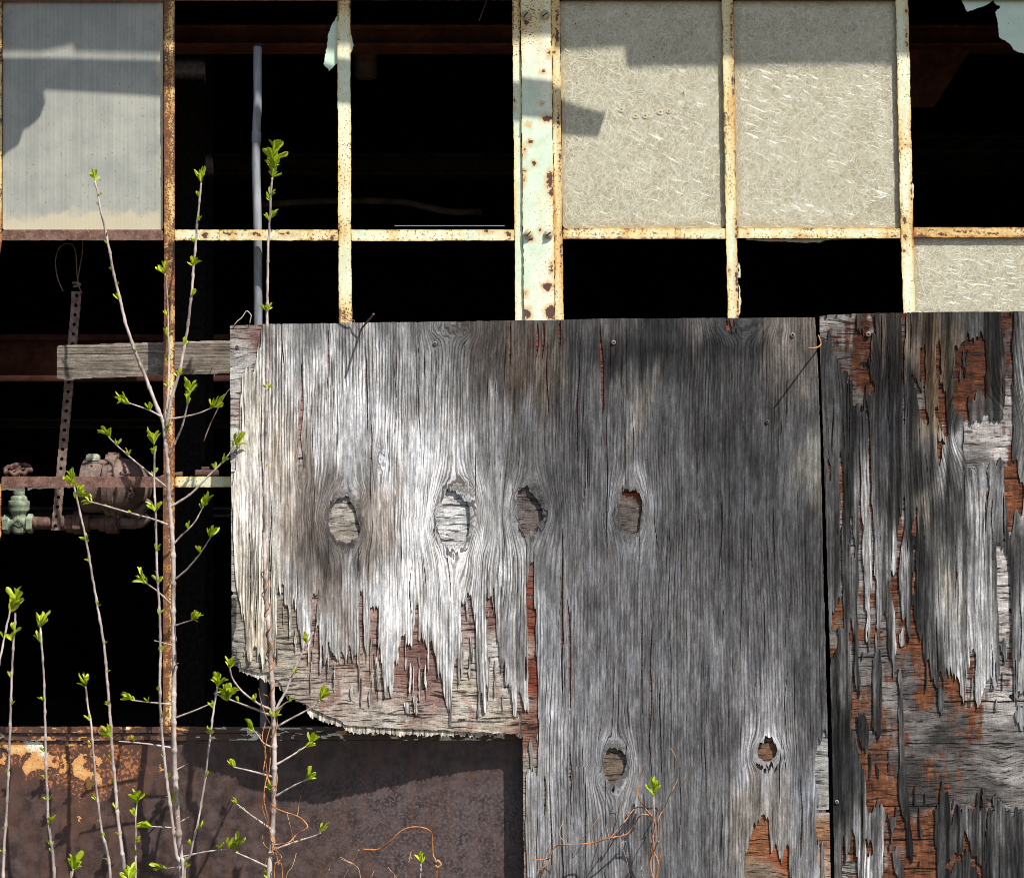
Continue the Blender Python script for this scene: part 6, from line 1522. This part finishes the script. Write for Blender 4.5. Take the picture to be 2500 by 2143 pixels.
def wind(y0, y1, turns, R_, r, ph, mat=M_VINE):
    m = (Ec[:, 1] < y0) & (Ec[:, 1] > y1)
    c = Ec[m][::2]; n = len(c)
    pts = []
    for i, p in enumerate(c):
        a = 2 * math.pi * turns * i / n + ph
        rr = R_ * (1 + 0.5 * (vn(np.array([i * 0.17]), np.array([ph]), 3)[0] - 0.5))
        pts.append((p[0] + rr * math.cos(a), p[1], (p[2] + rr * math.sin(a)) * S))
    tube_px('tendril', pts, r, r * 0.8, mat, v2, step=5, sides=6)
wind(1720, 1380, 7, 7.5, 1.5, 0.0)
wind(1640, 1400, 6, 7.0, 1.2, 2.0)
wind(2470, 1740, 5, 9.0, 1.6, 1.0)
vine(v2, Z7, [(300, 2560), (290, 1776), (310, 1690), (290, 1610), (270, 1560), (255, 1450), (235, 1350), (240, 1250), (232, 1180), (245, 1100), (225, 1010), (240, 930), (262, 800), (230, 770)], 1.7, 1.1, -0.205)
vine(v2, Z7, [(330, 2560), (335, 1776), (310, 1700), (330, 1660), (300, 1620), (262, 1500), (228, 1400), (235, 1300), (250, 1200), (238, 1090), (255, 1000), (268, 940), (240, 880), (215, 800), (205, 740)], 1.7, 0.9, -0.215)
vine(v2, Z7, [(272, 1370), (300, 1395), (340, 1412), (410, 1435), (450, 1460), (472, 1495), (440, 1522), (410, 1540), (370, 1580), (320, 1590), (275, 1592)], 1.9, 1.7, -0.22)
vine(v2, Z7, [(245, 1190), (262, 1255), (285, 1272), (302, 1266)], 1.5, 1.0, -0.21)
vine(v2, Z7, [(360, 1425), (375, 1480), (390, 1550), (400, 1580)], 1.0, 0.7, -0.21, M_DRY)
vine(v2, Z7, [(418, 1435), (424, 1380), (434, 1325)], 0.9, 0.6, -0.21, M_DRY)
vine(v2, Z7, [(270, 1090), (262, 1200), (250, 1260)], 1.0, 0.8, -0.2, M_DRY)
vine(v2, Z7, [(232, 1510), (225, 1560), (240, 1600), (270, 1620)], 1.0, 0.8, -0.2, M_DRY)
v3 = thing('vine', 'single orange vine tip arching in front of the rusted sheet', 'vine', P(1060, GROUND_PY, -0.1), 'dry orange vines')
vine(v3, Z7, [(1190, 2560), (1180, 1900), (1175, 1700), (1160, 1650), (1155, 1600), (1150, 1530), (1110, 1502), (1050, 1497), (990, 1515), (930, 1570), (860, 1618), (775, 1618)], 1.8, 2.0, -0.10)
tube_px('withered_leaf', [(p[0], p[1], -0.1) for p in Z7([(1170, 1690), (1185, 1680), (1200, 1700), (1185, 1718), (1172, 1705)])], 4, 2.5, M_DRY, v3, step=3, sides=5)
for i, (lab, sets) in enumerate([('dry brown weed stalk with shrivelled tips under the arching vine', [[(760, 1760), (725, 1700), (690, 1680), (650, 1660)], [(725, 1700), (700, 1690), (655, 1672)], [(755, 1620), (715, 1690), (670, 1776)]]),
                                 ('dry brown weed stalk beside the tiny green shoot', [[(1010, 1740), (1025, 1690), (1040, 1630)], [(1035, 1660), (1045, 1670)], [(1030, 1680), (1020, 1665)]]),
                                 ('low dry weed at the bottom centre of the rusted sheet', [[(950, 1776), (930, 1740), (912, 1715)], [(960, 1776), (940, 1750), (945, 1720)], [(820, 1776), (845, 1710)]]),
                                 ('dry straw leaning right of the vine-wrapped sapling foot', [[(355, 1776), (390, 1710), (410, 1640)], [(565, 1776), (595, 1725)]])]):
    q = Z7([(sets[0][0][0], sets[0][0][1])])[0]
    w = thing('dry_weed', lab, 'weed', P(q[0], GROUND_PY, -0.09), 'dry weeds')
    for j, st in enumerate(sets):
        if j == 0: st = [(st[0][0] + 12, 2560), (st[0][0] + 4, 2000)] + st
        vine(w, Z7, st, 1.3, 0.8, -0.09, M_DRY, 'stalk')
